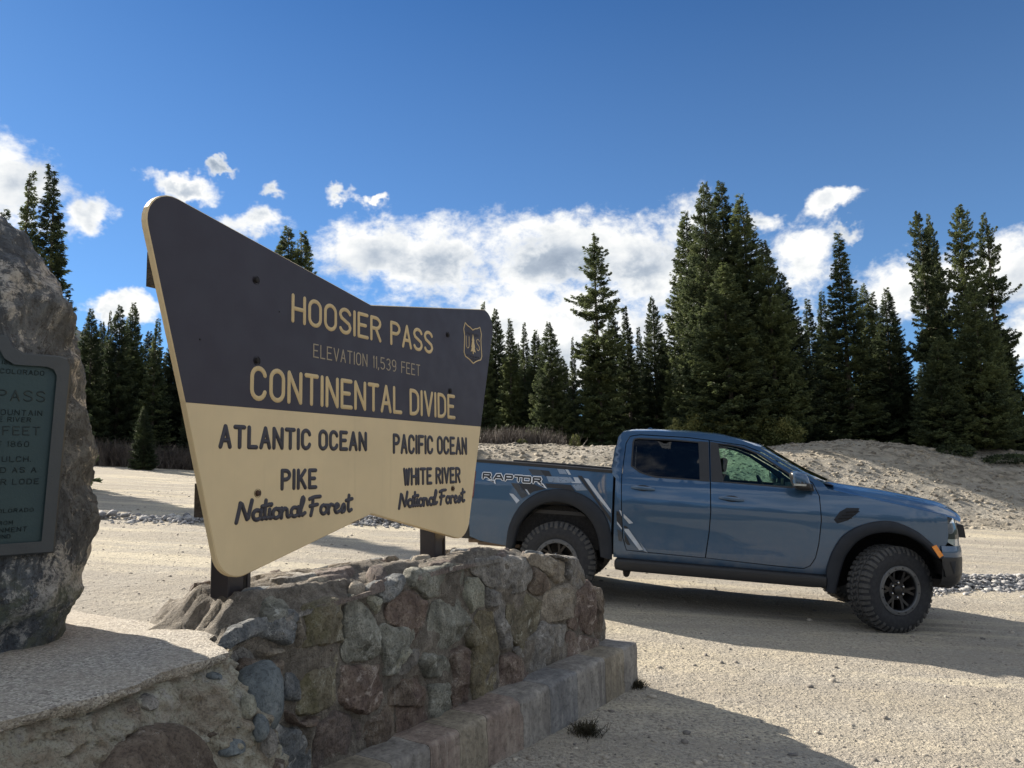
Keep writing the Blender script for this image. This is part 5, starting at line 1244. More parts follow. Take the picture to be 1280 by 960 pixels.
def build_rest():
    # step bar under the doors
    pr = [(.055, .497), (.012, .488), (-.006, .470), (-.010, .430), (.005, .385), (.03, .372), (.16, .375), (.18, .497)]
    V = []; xs = [-2.655, -2.64, -2.56, -1.6, -.7, -.575, -.555]
    for i, x in enumerate(xs):
        k = .5 if i in (0, 6) else .9 if i in (1, 5) else 1
        for (y, z) in pr: V.append((x, .08+(y-.08)*k, .44+(z-.44)*k))
    n = len(pr); F = [(i*n+j, i*n+(j+1) % n, (i+1)*n+(j+1) % n, (i+1)*n+j) for i in range(len(xs)-1) for j in range(n)]+[tuple(range(n-1, -1, -1)), tuple((len(xs)-1)*n+j for j in range(n))]
    both('step_bar', V, F, M['plastic'], angle=30)
    for x in (-2.53,):
        mb = MB().tube([(x, .06, .385), (x, .10, .335), (x, .35, .37)], .036, 10); both('step_bracket', mb.v, mb.f, M['chassis'])
    # bed
    V = []; xs = np.linspace(-4.245, -2.712, 12)
    for x in xs:
        zt = interp(x, [-4.25, -3.4, -2.70], [1.444, 1.426, 1.405]); y = YL(x, zt)
        V += [(x, y-.012, zt-.024), (x, y-.012, zt+.006), (x, y+.004, zt+.016), (x, y+.075, zt+.014), (x, y+.08, 1.0)]
    F = [(i*5+j, (i+1)*5+j, (i+1)*5+j+1, i*5+j+1) for i in range(11) for j in range(4)]
    both('bed_rail', V, F, M['plastic'], angle=40)
    MB().box(-4.24, -2.72, .14, 1.84, .90, .94).build('bed_floor', M['plastic'], truck)
    tg = MB().grid(lambda u, v: (-4.265-.012*math.sin(u*math.pi)*1-.01, .075+1.83*v, .66+.78*u), 6, 10).build('tailgate', M['paint'], truck, smooth=True)
    MB().box(-4.245, -4.238, .10, 1.88, .95, 1.42).build('tailgate_liner', M['plastic'], truck)
    TL_ = [(-4.292,1.03),(-4.262,1.00),(-4.232,1.04),(-4.224,1.315),(-4.245,1.338),(-4.285,1.338)]
    n = len(TL_); V = [(x, YL(-4.2, z)-.006, z) for x, z in TL_]+[(x-.004, .17, z) for x, z in TL_]
    both('tail_light', V, [tuple(range(n))]+[(i+n, (i+1) % n+n, (i+1) % n, i) for i in range(n)], M['redlamp'], smooth=False)
    b = MB().box(-4.40, -4.27, .12, 1.86, .56, .72).build('rear_bumper', M['plastic'], truck); bevel(b, .03, 3)
    # chassis
    for y in (.50, 1.40): MB().box(-4.30, .55, y, y+.08, .48, .60).build('frame_rail', M['chassis'], truck)
    MB().tube([(-3.27, .33, .415), (-3.27, 1.65, .415)], .045, 12).build('rear_axle', M['chassis'], truck, smooth=True)
    bm = MB().lathe([(.0, -.13), (.09, -.11), (.13, -.04), (.13, .04), (.09, .11), (0, .13)], 16, (-3.27, .99, .415)); bm.build('differential', M['chassis'], truck, smooth=True)
    MB().tube([(-.05, .30, .40), (-.05, 1.68, .40)], .045, 10).build('front_axle', M['chassis'], truck, smooth=True)
    MB().tube([(-.4, 1.05, .55), (-1.8, .80, .50), (-2.9, .72, .50), (-3.3, .66, .62), (-3.8, .50, .55), (-4.38, .42, .52)], .034, 12).build('exhaust_pipe', M['exhaust'], truck, smooth=True)
    MB().box(-4.20, -3.72, .18, .50, .50, .535).build('bed_crossmember', M['exhaust'], truck)
    MB().box(-2.60, -.55, .16, 1.82, .50, .56).build('floor_pan', M['chassis'], truck)
    for y in (.36, 1.62): MB().tube([(-3.05, y, .36), (-2.95, y, .78)], .03, 8).build('shock_absorber', M['chassis'], truck)
    fl = MB().prism([(-3.62,.62),(-3.66,.36),(-3.64,.36),(-3.58,.64)], .07, .31)
    # cabin
    def seat(x, y, w, h, z0=.80):
        s = MB().prism([(x+.02, z0), (x+.12, z0+.02), (x-.02, z0+h), (x-.06, z0+h+.02), (x-.14, z0+h), (x-.10, z0)], y, y+w); o = bevel(s.build('seat_back', M['seat'], truck), .04, 3)
        k = MB().prism([(x-.05, z0+h+.03), (x-.03, z0+h+.18), (x-.10, z0+h+.20), (x-.13, z0+h+.04)], y+w*.27, y+w*.73); bevel(k.build('headrest', M['seat'], truck), .03, 3)
    seat(-1.48, .32, .50, .62); seat(-1.48, 1.16, .50, .62); seat(-2.38, .30, .62, .60); seat(-2.38, 1.06, .62, .60)
    d = MB().prism([(-.62, 1.0), (-.56, 1.33), (-.74, 1.372), (-.93, 1.34), (-.96, 1.22), (-.90, 1.0)], .20, 1.78); bevel(d.build('dashboard', M['interior'], truck), .03, 3)
    sw = MB(); sw.tube([(-1.06+.02*math.cos(2*math.pi*k/20)*0-.075*math.sin(2*math.pi*k/20), 1.38+.18*math.cos(2*math.pi*k/20), 1.26+.165*math.sin(2*math.pi*k/20)) for k in range(21)], .016, 8)
    sw.tube([(-1.05, 1.38, 1.26), (-.92, 1.38, 1.20)], .03, 8).box(-1.06, -1.04, 1.22, 1.54, 1.24, 1.28); sw.build('steering_wheel', M['interior'], truck)
    bevel(MB().box(-.985, -.955, .84, 1.14, 1.545, 1.615).build('rear_view_mirror', M['interior'], truck), .012)
    bevel(MB().box(-.90, -.885, .80, 1.10, 1.24, 1.42).build('dash_screen', M['rim_black'], truck), .006)
    # door mirrors
    for side in (0, 1):
        bm = bmesh.new(); bmesh.ops.create_icosphere(bm, subdivisions=4, radius=1)
        for v in bm.verts:
            p = v.co; e = .62; q = Vector([math.copysign(abs(c)**e, c) for c in p]); fx = .095*(1+.10*q.z*0)*(1-.15*max(0, q.x))
            x = q.x*fx+.02*max(0, -q.z)-.022*q.z*.8; v.co = Vector((-.842+x, -.105+q.y*.105+0*q.x, 1.412+q.z*(.092 if q.z > 0 else .095)+.012*q.x*(-1 if q.z > 0 else 0)))
        me = bpy.data.meshes.new('door_mirror'); bm.to_mesh(me); bm.free()
        for m_ in ('paint', 'plastic', 'rim_black'): me.materials.append(M[m_])
        for p in me.polygons:
            c = p.center; p.use_smooth = True; p.material_index = 0 if c.z > 1.395 else 1
            if c.x < -.92: p.material_index = 2
        o = link('door_mirror', me, truck); o['label'] = 'door mirror with painted cap above a black base'
        if side:
            for v in me.vertices: v.co.y = 2*CY-v.co.y
            me.flip_normals()
        mb = MB().prism([(-.87,1.325),(-.70,1.315),(-.715,1.385),(-.86,1.40)], -.02, .12); arm = mb.v if not side else mir(mb.v); f = mb.f if not side else [q[::-1] for q in mb.f]; mesh('mirror_arm', arm, f, M['plastic'], o)
        mb = MB().box(-.915, -.80, -.213, -.205, 1.365, 1.385); arm = mb.v if not side else mir(mb.v); mesh('mirror_indicator', arm, mb.f, M['lamp_clear'], o)
build_rest()

DECALS = [
('darkd',[(-3.635,1.377),(-3.5,1.373),(-3.441,1.317),(-3.586,1.314)]),
('navy',[(-3.5,1.373),(-3.4,1.368),(-3.358,1.3),(-3.441,1.306)]),
('darkd',[(-3.818,1.213),(-3.739,1.213),(-3.62,1.089),(-3.683,1.053)]),
('navy',[(-3.733,1.213),(-3.559,1.215),(-3.491,1.189),(-3.423,1.172),(-3.555,1.137),(-3.609,1.099),(-3.667,1.141)]),
('silver',[(-3.829,1.098),(-3.783,1.095),(-3.707,1.03),(-3.739,0.995)]),
('silver',[(-3.655,1.154),(-3.634,1.154),(-3.595,1.102),(-3.609,1.099)]),
('grey',[(-3.426,1.309),(-3.159,1.312),(-3.114,1.262),(-3.243,1.244),(-3.395,1.248)]),
('silver',[(-3.129,1.315),(-3.08,1.315),(-3.033,1.254),(-3.135,1.252),(-3.154,1.262),(-3.106,1.268)]),
('navy',[(-3.435,1.231),(-3.153,1.232),(-3.099,1.166),(-3.253,1.185),(-3.407,1.188)]),
('grey',[(-3.143,1.235),(-3.029,1.247),(-2.967,1.186),(-3.087,1.174)]),
('navy',[(-3.085,1.336),(-3.037,1.335),(-2.863,1.103),(-2.707,0.917),(-2.704,0.856),(-2.882,1.09)]),
('silver',[(-3.014,1.312),(-2.966,1.306),(-2.71,0.996),(-2.709,0.962),(-2.855,1.116)]),
('silver',[(-3.224,1.394),(-3.192,1.393),(-3.155,1.34),(-3.181,1.338)]),
('grey',[(-3.312,1.394),(-3.232,1.393),(-3.196,1.343),(-3.281,1.343)]),
('navy',[(-2.652,0.988),(-2.629,0.984),(-2.593,0.925),(-2.588,0.803),(-2.644,0.879)]),
('silver',[(-2.624,1.002),(-2.6,0.992),(-2.594,0.955),(-2.593,0.937)]),
('silver',[(-2.574,0.963),(-2.472,0.873),(-2.514,0.863),(-2.573,0.926)]),
('silver',[(-2.561,0.808),(-2.518,0.809),(-2.36,0.603),(-2.402,0.597),(-2.56,0.787)]),
('navy',[(-2.57,0.841),(-2.544,0.837),(-2.519,0.816),(-2.564,0.812)]),
('navy',[(-2.56,0.767),(-2.494,0.643),(-2.524,0.641),(-2.556,0.678)]),
('silver',[(-2.642,0.879),(-2.625,0.862),(-2.588,0.816),(-2.588,0.797),(-2.641,0.854)]),
('darkd',[(-2.637,0.8),(-2.587,0.773),(-2.583,0.67),(-2.618,0.68)]),
('grey',[(-2.405,0.69),(-2.361,0.639),(-2.31,0.577),(-2.353,0.592)]),
]
def build_decals():
    for i, (c, pl) in enumerate(DECALS):
        ar = sum(pl[j][0]*pl[(j+1) % len(pl)][1]-pl[(j+1) % len(pl)][0]*pl[j][1] for j in range(len(pl)))
        if ar < 0: pl = pl[::-1]
        P, T, _ = fill(pl, [], .04); o = -.0035-.0004*i
        mesh('stripe_graphic', [(a, YL(a, b)+o, b) for a, b in P], [tuple(t) for t in T.tolist()], M['dec_'+c], truck, smooth=True)
    # model lettering on the bed side: heavy wide letters, dark with a silver outline
    ht = .070
    let = {'R': [[(0, 0), (0, 1), (.82, 1), (.90, .75), (.82, .5), (0, .5)], [(.5, .5), (.95, 0)]], 'A': [[(0, 0), (.30, .95), (.68, 1), (1, 0)], [(.2, .38), (.85, .38)]],
           'P': [[(0, 0), (0, 1), (.88, 1), (.88, .42), (0, .42)]], 'T': [[(0, 1), (1, 1)], [(.5, 1), (.5, 0)]], 'O': [[(0, 0), (0, 1), (.95, 1), (.95, 0), (0, 0)]]}
    pos = {0: ('R', -4.135, .090), 1: ('A', -4.010, .100), 2: ('P', -3.880, .085), 3: ('T', -3.775, .085), 4: ('O', -3.680, .085), 5: ('R', -3.565, .090)}
    spike = {0: ((-4.10, 1.232), (-3.998, 1.222), (-3.985, 1.190)), 5: ((-3.52, 1.228), (-3.455, 1.215), (-3.405, 1.172))}
    for k, (c, x0, wd) in pos.items():
        zb = 1.238-.003*k; sv, dk = MB(), MB()
        for j, pl in enumerate(let[c]):
            Q = [(x0+p[0]*wd, zb+.008+p[1]*(ht-.016)) for p in pl]
            stroke(sv, Q, .036, .0016, lambda a, b, h: (a, YL(a, b)-.0135-h, b), n=3, capn=1)
            stroke(dk, Q, .0185, .0012, lambda a, b, h: (a, YL(a, b)-.0153-h-.0003*j, b), n=3, capn=1)
        if k in spike:
            a, b, c_ = spike[k]; pts = [(a[0], a[1]), (b[0], b[1]+.014), (c_[0], c_[1]), (b[0]-.03, b[1]-.008)][::-1]
            sv.add([(x, YL(x, z)-.0142, z) for x, z in pts], [(0, 1, 2, 3)])
            m = np.mean(pts, axis=0); dk.add([(m[0]+(x-m[0])*.5, YL(x, z)-.0158, m[1]+(z-m[1])*.5) for x, z in pts], [(0, 1, 2, 3)])
        o = sv.build('body_letter', M['letter_silver'], truck); dk.build('letter_fill', M['dec_navy'], o)
build_decals()

def build_wheel():
    root = empty('wheel', (0, 0, 0)); root.parent = truck
    pr = [(.222, .050), (.224, .022), (.234, .012), (.262, .004), (.300, .000), (.335, .003), (.366, .012), (.388, .024), (.400, .040), (.4035, .056)]
    full = pr+[(r, .285-y) for r, y in pr[::-1]]
    MB().lathe(full, 72).build('tyre', M['rubber'], root, smooth=True, angle=50)
    tb = MB(); rg = random.Random(2)
    def block(a0, a1, y0, y1, r0, r1, sk=0, tap=.12):
        q = []
        for (r, k) in ((r0, 0), (r1, tap)):
            da = (a1-a0)*k/2; dy = (y1-y0)*k/2
            for (a, y) in ((a0+da, y0+dy), (a1-da, y0+dy+0), (a1-da+sk, y1-dy), (a0+da+sk, y1-dy)): q.append((r*math.cos(a), y, r*math.sin(a)))
        tb.add(q, [(4, 5, 6, 7), (0, 1, 5, 4), (1, 2, 6, 5), (2, 3, 7, 6), (3, 0, 4, 7)])
    N = 44
    for k in range(N):
        a = 2*math.pi*k/N; d = 2*math.pi/N
        for mirr in (0, 1):
            o = d*.5*mirr; ym = (lambda y0, y1: (y0, y1)) if not mirr else (lambda y0, y1: (.285-y1, .285-y0))
            w_ = .74 if k % 2 else .60
            block(a+o, a+o+d*w_, *ym(.036, .082), .398, .4165, d*.12)
            # shoulder lug running down the sidewall
            y = .030 if not mirr else .255; lo_ = .348 if k % 2 else .362
            q = []
            for (r, yy) in ((lo_, .0075), (.372, .010), (.395, .028), (.414, .044)):
                for aa in (a+o+d*.04, a+o+d*w_*.95): q.append((r*math.cos(aa), (yy-.004) if not mirr else .285-yy+.004, r*math.sin(aa)))
            tb.add(q, [(0, 1, 3, 2), (2, 3, 5, 4), (4, 5, 7, 6)])
            block(a+o+d*.35, a+o+d*1.0, *ym(.088, .118), .398, .4155, -d*.3)
            block(a+o-d*.05, a+o+d*.28, *ym(.092, .126), .398, .4150, d*.2)
        block(a+d*.2, a+d*.78, .126, .158, .398, .4150, d*.25)
    t_ = tb.build('tread', M['tread'], root); t_['label'] = 'chunky all-terrain tread with shoulder lugs'
    MB().lathe([(.233, .050), (.237, .010), (.232, .003), (.200, .001), (.193, .006), (.190, .020)], 64).build('rim_ring', M['rim'], root, smooth=True, angle=30)
    MB().lathe([(.191, .018), (.186, .06), (.178, .15), (.17, .25), (.0, .25)], 48).build('rim_barrel', M['rim_black'], root, smooth=True, angle=40)
    for k in range(16):
        if k % 4 == 3: continue
        g = 2*math.pi*(k+.5)/16; b = MB().lathe([(.0058, .002), (.0058, -.004), (.0, -.005)], 8); b.v = [(x+.213*math.cos(g), y, z+.213*math.sin(g)) for x, y, z in b.v]; b.build('ring_bolt', M['rim_black'], root)
    for k in range(6):
        g = 2*math.pi*k/6+.25; sp_ = MB()
        for s_ in (-1, 1):
            g2 = g+s_*.19; c0 = Vector((.045*math.cos(g), .055, .045*math.sin(g))); c1 = Vector((.105*math.cos(g+s_*.05), .044, .105*math.sin(g+s_*.05))); c2 = Vector((.191*math.cos(g2), .030, .191*math.sin(g2)))
            v = []; wds = (.020, .014, .013)
            for c, wd in zip((c0, c1, c2), wds):
                tt_ = Vector((-math.sin(g), 0, math.cos(g)))*wd
                v += [c-tt_, c+tt_, c+tt_*1.2+Vector((0, .045, 0)), c-tt_*1.2+Vector((0, .045, 0))]
            sp_.add(v, [(0, 1, 5, 4), (4, 5, 9, 8), (1, 2, 6, 5), (5, 6, 10, 9), (3, 0, 4, 7), (7, 4, 8, 11)])
        sp_.build('spoke', M['rim_black'], root, smooth=True, angle=50)
        gg = g+math.pi/6; nn = MB().lathe([(.011, .052), (.0105, .034), (.006, .030), (0, .030)], 10); nn.v = [(x+.070*math.cos(gg), y, z+.070*math.sin(gg)) for x, y, z in nn.v]; nn.build('lug_nut', M['steel'], root, smooth=True)
    MB().lathe([(.098, .075), (.094, .052), (.050, .050), (.046, .032), (.038, .026), (0, .024)], 32).build('hub', M['rim_black'], root, smooth=True, angle=40)
    return root
def copy_tree(o, parent=None, loc=None, rot=None):
    c = o.copy(); COL.objects.link(c); c.parent = parent
    if loc is not None: c.location = loc
    if rot is not None: c.rotation_euler = rot
    for ch in list(o.children): copy_tree(ch, c)
    return c
wh = build_wheel()
wh.location = (-3.27, 0.0, .413)
ST = .50      # front wheels steered away from the camera
copy_tree(wh, truck, (.10, .025, .413), (0, .3, ST))
copy_tree(wh, truck, (-3.27, 2*CY, .413), (0, .7, math.pi))
copy_tree(wh, truck, (-.10, 2*CY-.02, .413), (0, .2, math.pi+ST))

# ------------------------------------------------------------------ spruces
def crown(seed, kind, nb, tn, rad):
    """unit-height crown of small needle sprays; rad = widest radius as a share of the height"""
    rg = np.random.default_rng(seed); C = []; D = []; Ls = []; Ws = []
    lean = rg.uniform(-.012, .012, 2)
    gaps = rg.uniform(.08, .95, 10)
    for i in range(nb):
        h = 1-(1-.035)*((i+rg.uniform(0, 1))/nb)**.80 if kind != 'ragged' else 1-.96*((i+rg.uniform(0, 1))/nb)**.92
        if kind == 'full': prof = (1-h)**.66*min(1, (h+.06)/.16); var = rg.uniform(.72, 1.08)
        elif kind == 'narrow': prof = (1-h)**.85*.95+.02; var = rg.uniform(.6, 1.12)
        else:
            prof = (.25+.75*(1-h)**.7)*(min(1, (1-h)/.10)**.7); n = mnoise.noise(Vector((h*13, seed, .3))); var = rg.uniform(.35, 1.12)*(1+.75*n)
            if h > .5 and rg.random() < .22+.4*(n < -.2): continue
        a = rg.uniform(0, 2*np.pi)
        # uneven sides
        side = 1+.20*mnoise.noise(Vector((math.cos(a)*1.6+seed, math.sin(a)*1.6, h*7)))
        L = max(.012, rad*prof*var*side)
        e0 = .55*(h-.35)+rg.uniform(-.15, .1)      # rise at the top, droop below
        if kind == 'ragged': e0 -= .12
        k = max(3, int(tn*(L/rad)**.8))
        t = np.sqrt(rg.uniform(.03, 1, k)); up_ = .42*t**3
        x = L*t; z = h+L*(np.sin(e0)*t-.30*t**1.6+up_)+rg.normal(0, .0030, k)
        lat = rg.normal(0, .22, k)*L*(1.05-t)+rg.normal(0, .004, k)
        ca, sa = math.cos(a), math.sin(a)
        c = np.stack([x*ca-lat*sa+lean[0]*h, x*sa+lat*ca+lean[1]*h, z-.25*np.abs(lat)], 1)
        d = np.stack([ca-sa*np.sign(lat)*.7, sa+ca*np.sign(lat)*.7, .15-.5*t+rg.normal(0, .35, k)], 1)+rg.normal(0, .3, (k, 3))
        C.append(c); D.append(d); Ls.append(rg.uniform(.6, 1.25, k)*(.0165 if kind != 'full' else .0155)*(1-.35*h)); Ws.append(np.full(k, 1.0))
    C = np.concatenate(C); D = np.concatenate(D); Ls = np.concatenate(Ls)
    # leader
    n = len(C); D /= np.linalg.norm(D, axis=1)[:, None]
    r = rg.normal(0, 1, (n, 3)); S = np.cross(D, r); S /= np.linalg.norm(S, axis=1)[:, None]+1e-9
    N_ = np.cross(D, S)
    L3 = Ls[:, None]; 
    V = np.empty((n, 6, 3)); wdt = .34
    V[:, 0] = C-D*L3*.5; V[:, 1] = C+S*L3*wdt; V[:, 2] = C+D*L3*.55; 
    V[:, 3] = C-D*L3*.4+N_*L3*.08; V[:, 4] = C+N_*L3*wdt*1.0-S*L3*.10; V[:, 5] = C+D*L3*.45-S*L3*wdt*.8
    F = np.arange(n*6).reshape(n*2, 3)
    return V.reshape(-1, 3), F
def trunk_mesh(seed, kind):
    rg = random.Random(seed); mb = MB(); mb.tube([(0, 0, -.03), (.002, 0, .3), (-.002, .001, .65), (0, 0, .985)], [.019, .014, .007, .0012], 7)
    for i in range(46):
        h = rg.uniform(.05, .92); a = rg.uniform(0, 6.28); L = .085*(1-h)**.8*rg.uniform(.5, 1.1); mb.tube([(0, 0, h), (L*math.cos(a), L*math.sin(a), h-.012)], [.0028*(1-h)+.0006, .0005], 3)
    return mb.build('trunk', M['bark'])
PROTO = {}
def protos():
    spec = {'full': [(1, 820, 92, .165), (2, 800, 90, .155), (3, 820, 92, .175)], 'narrow': [(4, 600, 70, .125), (5, 580, 70, .135)], 'ragged': [(6, 680, 100, .120), (7, 660, 98, .125), (8, 700, 100, .118)]}
    for k, l in spec.items():
        PROTO[k] = []
        for (sd, nb, tn, rad) in l:
            V, F = crown(sd, k, nb, tn, rad); o = npmesh('crown', V, F, M['needles']); t = trunk_mesh(sd, k)
            PROTO[k].append((o.data, t.data, rad)); bpy.data.objects.remove(o); bpy.data.objects.remove(t)
protos()
darkm = {}
def variant(me, mat):
    key = (me.name, mat)
    if key not in darkm:
        m = me.copy(); m.materials.clear(); m.materials.append(M[mat]); darkm[key] = m
    return darkm[key]
CNT = [0]
def tree(x, y, H, r, kind, label, group='spruces round the lot', mat='needles', sink=.1):
    CNT[0] += 1; pl = PROTO[kind]; me, tr, rad = pl[CNT[0] % len(pl)]
    rg = random.Random(CNT[0]*7+1); z = G0(x, y)-sink
    e = empty('spruce_tree', (x, y, z), (rg.uniform(-.015, .015), rg.uniform(-.015, .015), rg.uniform(0, 6.28)))
    tag(e, label, 'tree', group); kx = r/rad*1.08
    for nm, m in (('crown', variant(me, mat) if mat != 'needles' else me), ('trunk', tr)):
        o = link(nm, m, e); o.scale = (kx, kx, H+sink)
        if nm == 'trunk': o.scale = (H*.8, H*.8, H+sink)
    return e
TREES = [
(-13.40,19.97,8.80,.98,'narrow','spruce with drooping dark branches behind the boulder, left of the pair of tips'),
(-12.50,19.87,8.85,1.22,'narrow','tallest spruce behind the boulder, its ragged right side clear against the sky'),
(-14.9,21.47,8.0,1.15,'narrow','spruce mostly hidden by the top of the boulder at the left border'),
(-23.74,41.72,8.61,1.33,'full','spruce just right of the boulder, its tip under the small low cloud'),
(-24.07,43.82,8.9,.62,'narrow','thin spire between two fuller spruces right of the boulder'),
(-22.98,43.28,9.20,1.47,'full','broad spruce in the middle of the grove left of the sign'),
(-23.38,45.32,9.75,1.42,'full','highest spruce of the grove between boulder and sign'),
(-20.46,42.31,8.29,1.21,'narrow','pointed spruce of the grove closest to the brown edge of the sign'),
(-20.0,45.62,6.84,1.28,'full','lower spruce half hidden by the left edge of the sign'),
(-24.6,40.55,8.2,1.5,'full','dark spruce touching the right outline of the boulder'),
(-16.79,34.09,2.90,.62,'full','small young spruce standing alone before the grove by the lot edge'),
(-10.45,34.48,11.89,2.1,'full','left of the two spruce tips rising above the sloping top of the sign'),
(-10.0,35.08,11.80,1.9,'full','right of the two spruce tips rising above the sloping top of the sign'),
(-1.47,39.97,7.77,.94,'narrow','spruce tip just over the right shoulder of the sign'),
(-.93,40.99,7.65,1.14,'full','spruce directly behind the right edge of the sign'),
(-.09,39.0,6.69,1.05,'narrow','greenish narrow spruce just right of the sign'),
(.78,42.99,7.32,.92,'narrow','spruce in the gap second from the right edge of the sign'),
(.36,47.0,6.63,1.21,'full','spruce standing further back right of the sign'),
(1.42,38.97,6.20,1.08,'full','left of two similar cone spruces above the truck bed'),
(2.0,36.95,6.33,1.3,'full','right of two similar cone spruces above the truck bed'),
(3.66,44.85,6.89,.60,'narrow','very thin spire standing free beside the tall ragged spruce'),
(4.30,36.75,10.89,1.42,'ragged','tall ragged spruce standing out before the big white cloud'),
(5.52,39.62,7.49,1.28,'full','spruce tucked against the right side of the tall ragged one'),
(5.93,37.53,7.16,1.1,'narrow','spruce above the rear edge of the truck cab'),
(7.65,43.33,7.22,.94,'narrow','slim spruce set back before the left flank of the big clump'),
(7.60,39.27,8.12,1.2,'full','pointed double spruce immediately left of the big clump'),
(8.56,42.14,6.42,.92,'full','dark spruce in the notch beside the big clump'),
(9.40,37.83,12.2,1.95,'full','leftmost stem of the huge dense clump above the truck'),
(9.55,35.75,13.12,2.0,'full','spruce of the dense clump with the left one of its two highest tips'),
(10.85,36.94,13.57,2.2,'full','spruce of the dense clump with the right one of its two highest tips'),
(11.69,35.63,12.32,2.1,'full','spruce of the dense clump with the free standing third tip'),
(12.05,33.97,9.58,1.75,'full','shoulder spruce on the right slope of the dense clump'),
(13.05,34.66,8.17,1.5,'full','lowest spruce at the right foot of the dense clump'),
(9.87,33.58,8.35,2.2,'full','olive green spruce in front of the dense clump'),
(15.38,38.01,7.60,1.23,'narrow','first spruce tip right of the dense clump'),
(16.74,39.61,8.36,1.29,'narrow','second spruce tip right of the dense clump'),
(15.70,34.61,10.04,1.75,'narrow','lone tall pointed spruce above the truck windscreen'),
(17.31,36.06,8.01,1.2,'full','spruce leaning on the right side of the tall pointed one'),
(18.21,36.73,7.88,1.14,'narrow','middle one of the three tips above the truck hood'),
(17.69,34.76,7.53,1.33,'full','right one of the three tips above the truck hood'),
(19.90,38.12,6.76,1.01,'narrow','set back spruce before the blue gap above the bank'),
(18.83,33.01,10.80,.92,'ragged','left trunk of the airy tall trio near the right border'),
(19.60,33.72,10.97,.8,'ragged','airy spruce pressed against the left one of the tall trio'),
(20.82,35.32,9.48,.85,'ragged','shorter airy spruce between the first two of the tall trio'),
(19.78,31.86,10.75,.98,'ragged','middle spruce of the tall trio with a blunt bushy top'),
(21.10,32.20,10.57,.92,'ragged','right spruce of the tall trio near the right border'),
(19.48,30.87,7.0,1.45,'full','dense dark spruce at the feet of the tall trio'),
(22.0,33.41,6.0,1.28,'full','spruce right of the tall trio beside the border'),
(22.9,31.2,6.6,1.2,'full','spruce cut by the right border of the photo'),
(17.70,30.77,4.67,1.29,'full','low spruce left of the tall trio behind the bank crest'),
]
for (x, y, H, r, k, lab) in TREES: tree(x, y, H, r*1.04, k, lab)
_rg = random.Random(77)
ORD = 'leftmost second third fourth fifth sixth seventh eighth ninth tenth eleventh twelfth thirteenth fourteenth fifteenth sixteenth seventeenth eighteenth nineteenth twentieth twenty-first twenty-second twenty-third twenty-fourth twenty-fifth twenty-sixth'.split()
for i in range(26):
    x = -2+i*1.12+_rg.uniform(-.4, .4); y = 44+_rg.uniform(-2, 3)+.0*x
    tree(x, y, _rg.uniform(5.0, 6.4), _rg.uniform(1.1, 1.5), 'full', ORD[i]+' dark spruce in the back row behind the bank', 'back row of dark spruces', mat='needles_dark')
for i in range(14):
    x = -31+i*1.0+_rg.uniform(-.3, .3); y = 45.5+_rg.uniform(-1.5, 2)
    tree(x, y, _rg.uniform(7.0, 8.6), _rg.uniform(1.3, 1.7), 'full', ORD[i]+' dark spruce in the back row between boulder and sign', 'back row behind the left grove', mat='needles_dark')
for i in range(9):
    x = -19+i*1.9+_rg.uniform(-.4, .4); y = 44+_rg.uniform(-2, 3)
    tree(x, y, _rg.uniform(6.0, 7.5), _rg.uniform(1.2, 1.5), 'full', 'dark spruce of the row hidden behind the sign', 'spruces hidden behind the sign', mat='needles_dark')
for (x, y, H) in ((-34, 40, 9), (26, 33, 9), (28.5, 35, 8)):
    tree(x, y, H, 1.5, 'full', 'spruce at the side of the lot beyond the photo', 'spruces beyond the side borders')
# trees across the road behind the viewer, mirrored in the truck's paint
for i in range(15):
    x = -30+i*4.3+_rg.uniform(-1, 1); y = -34+_rg.uniform(-4, 3)
    tree(x, y, _rg.uniform(7, 11), _rg.uniform(1.4, 1.9), 'full', 'spruce across the road behind the viewer', 'spruces behind the viewer', mat='needles_dark')

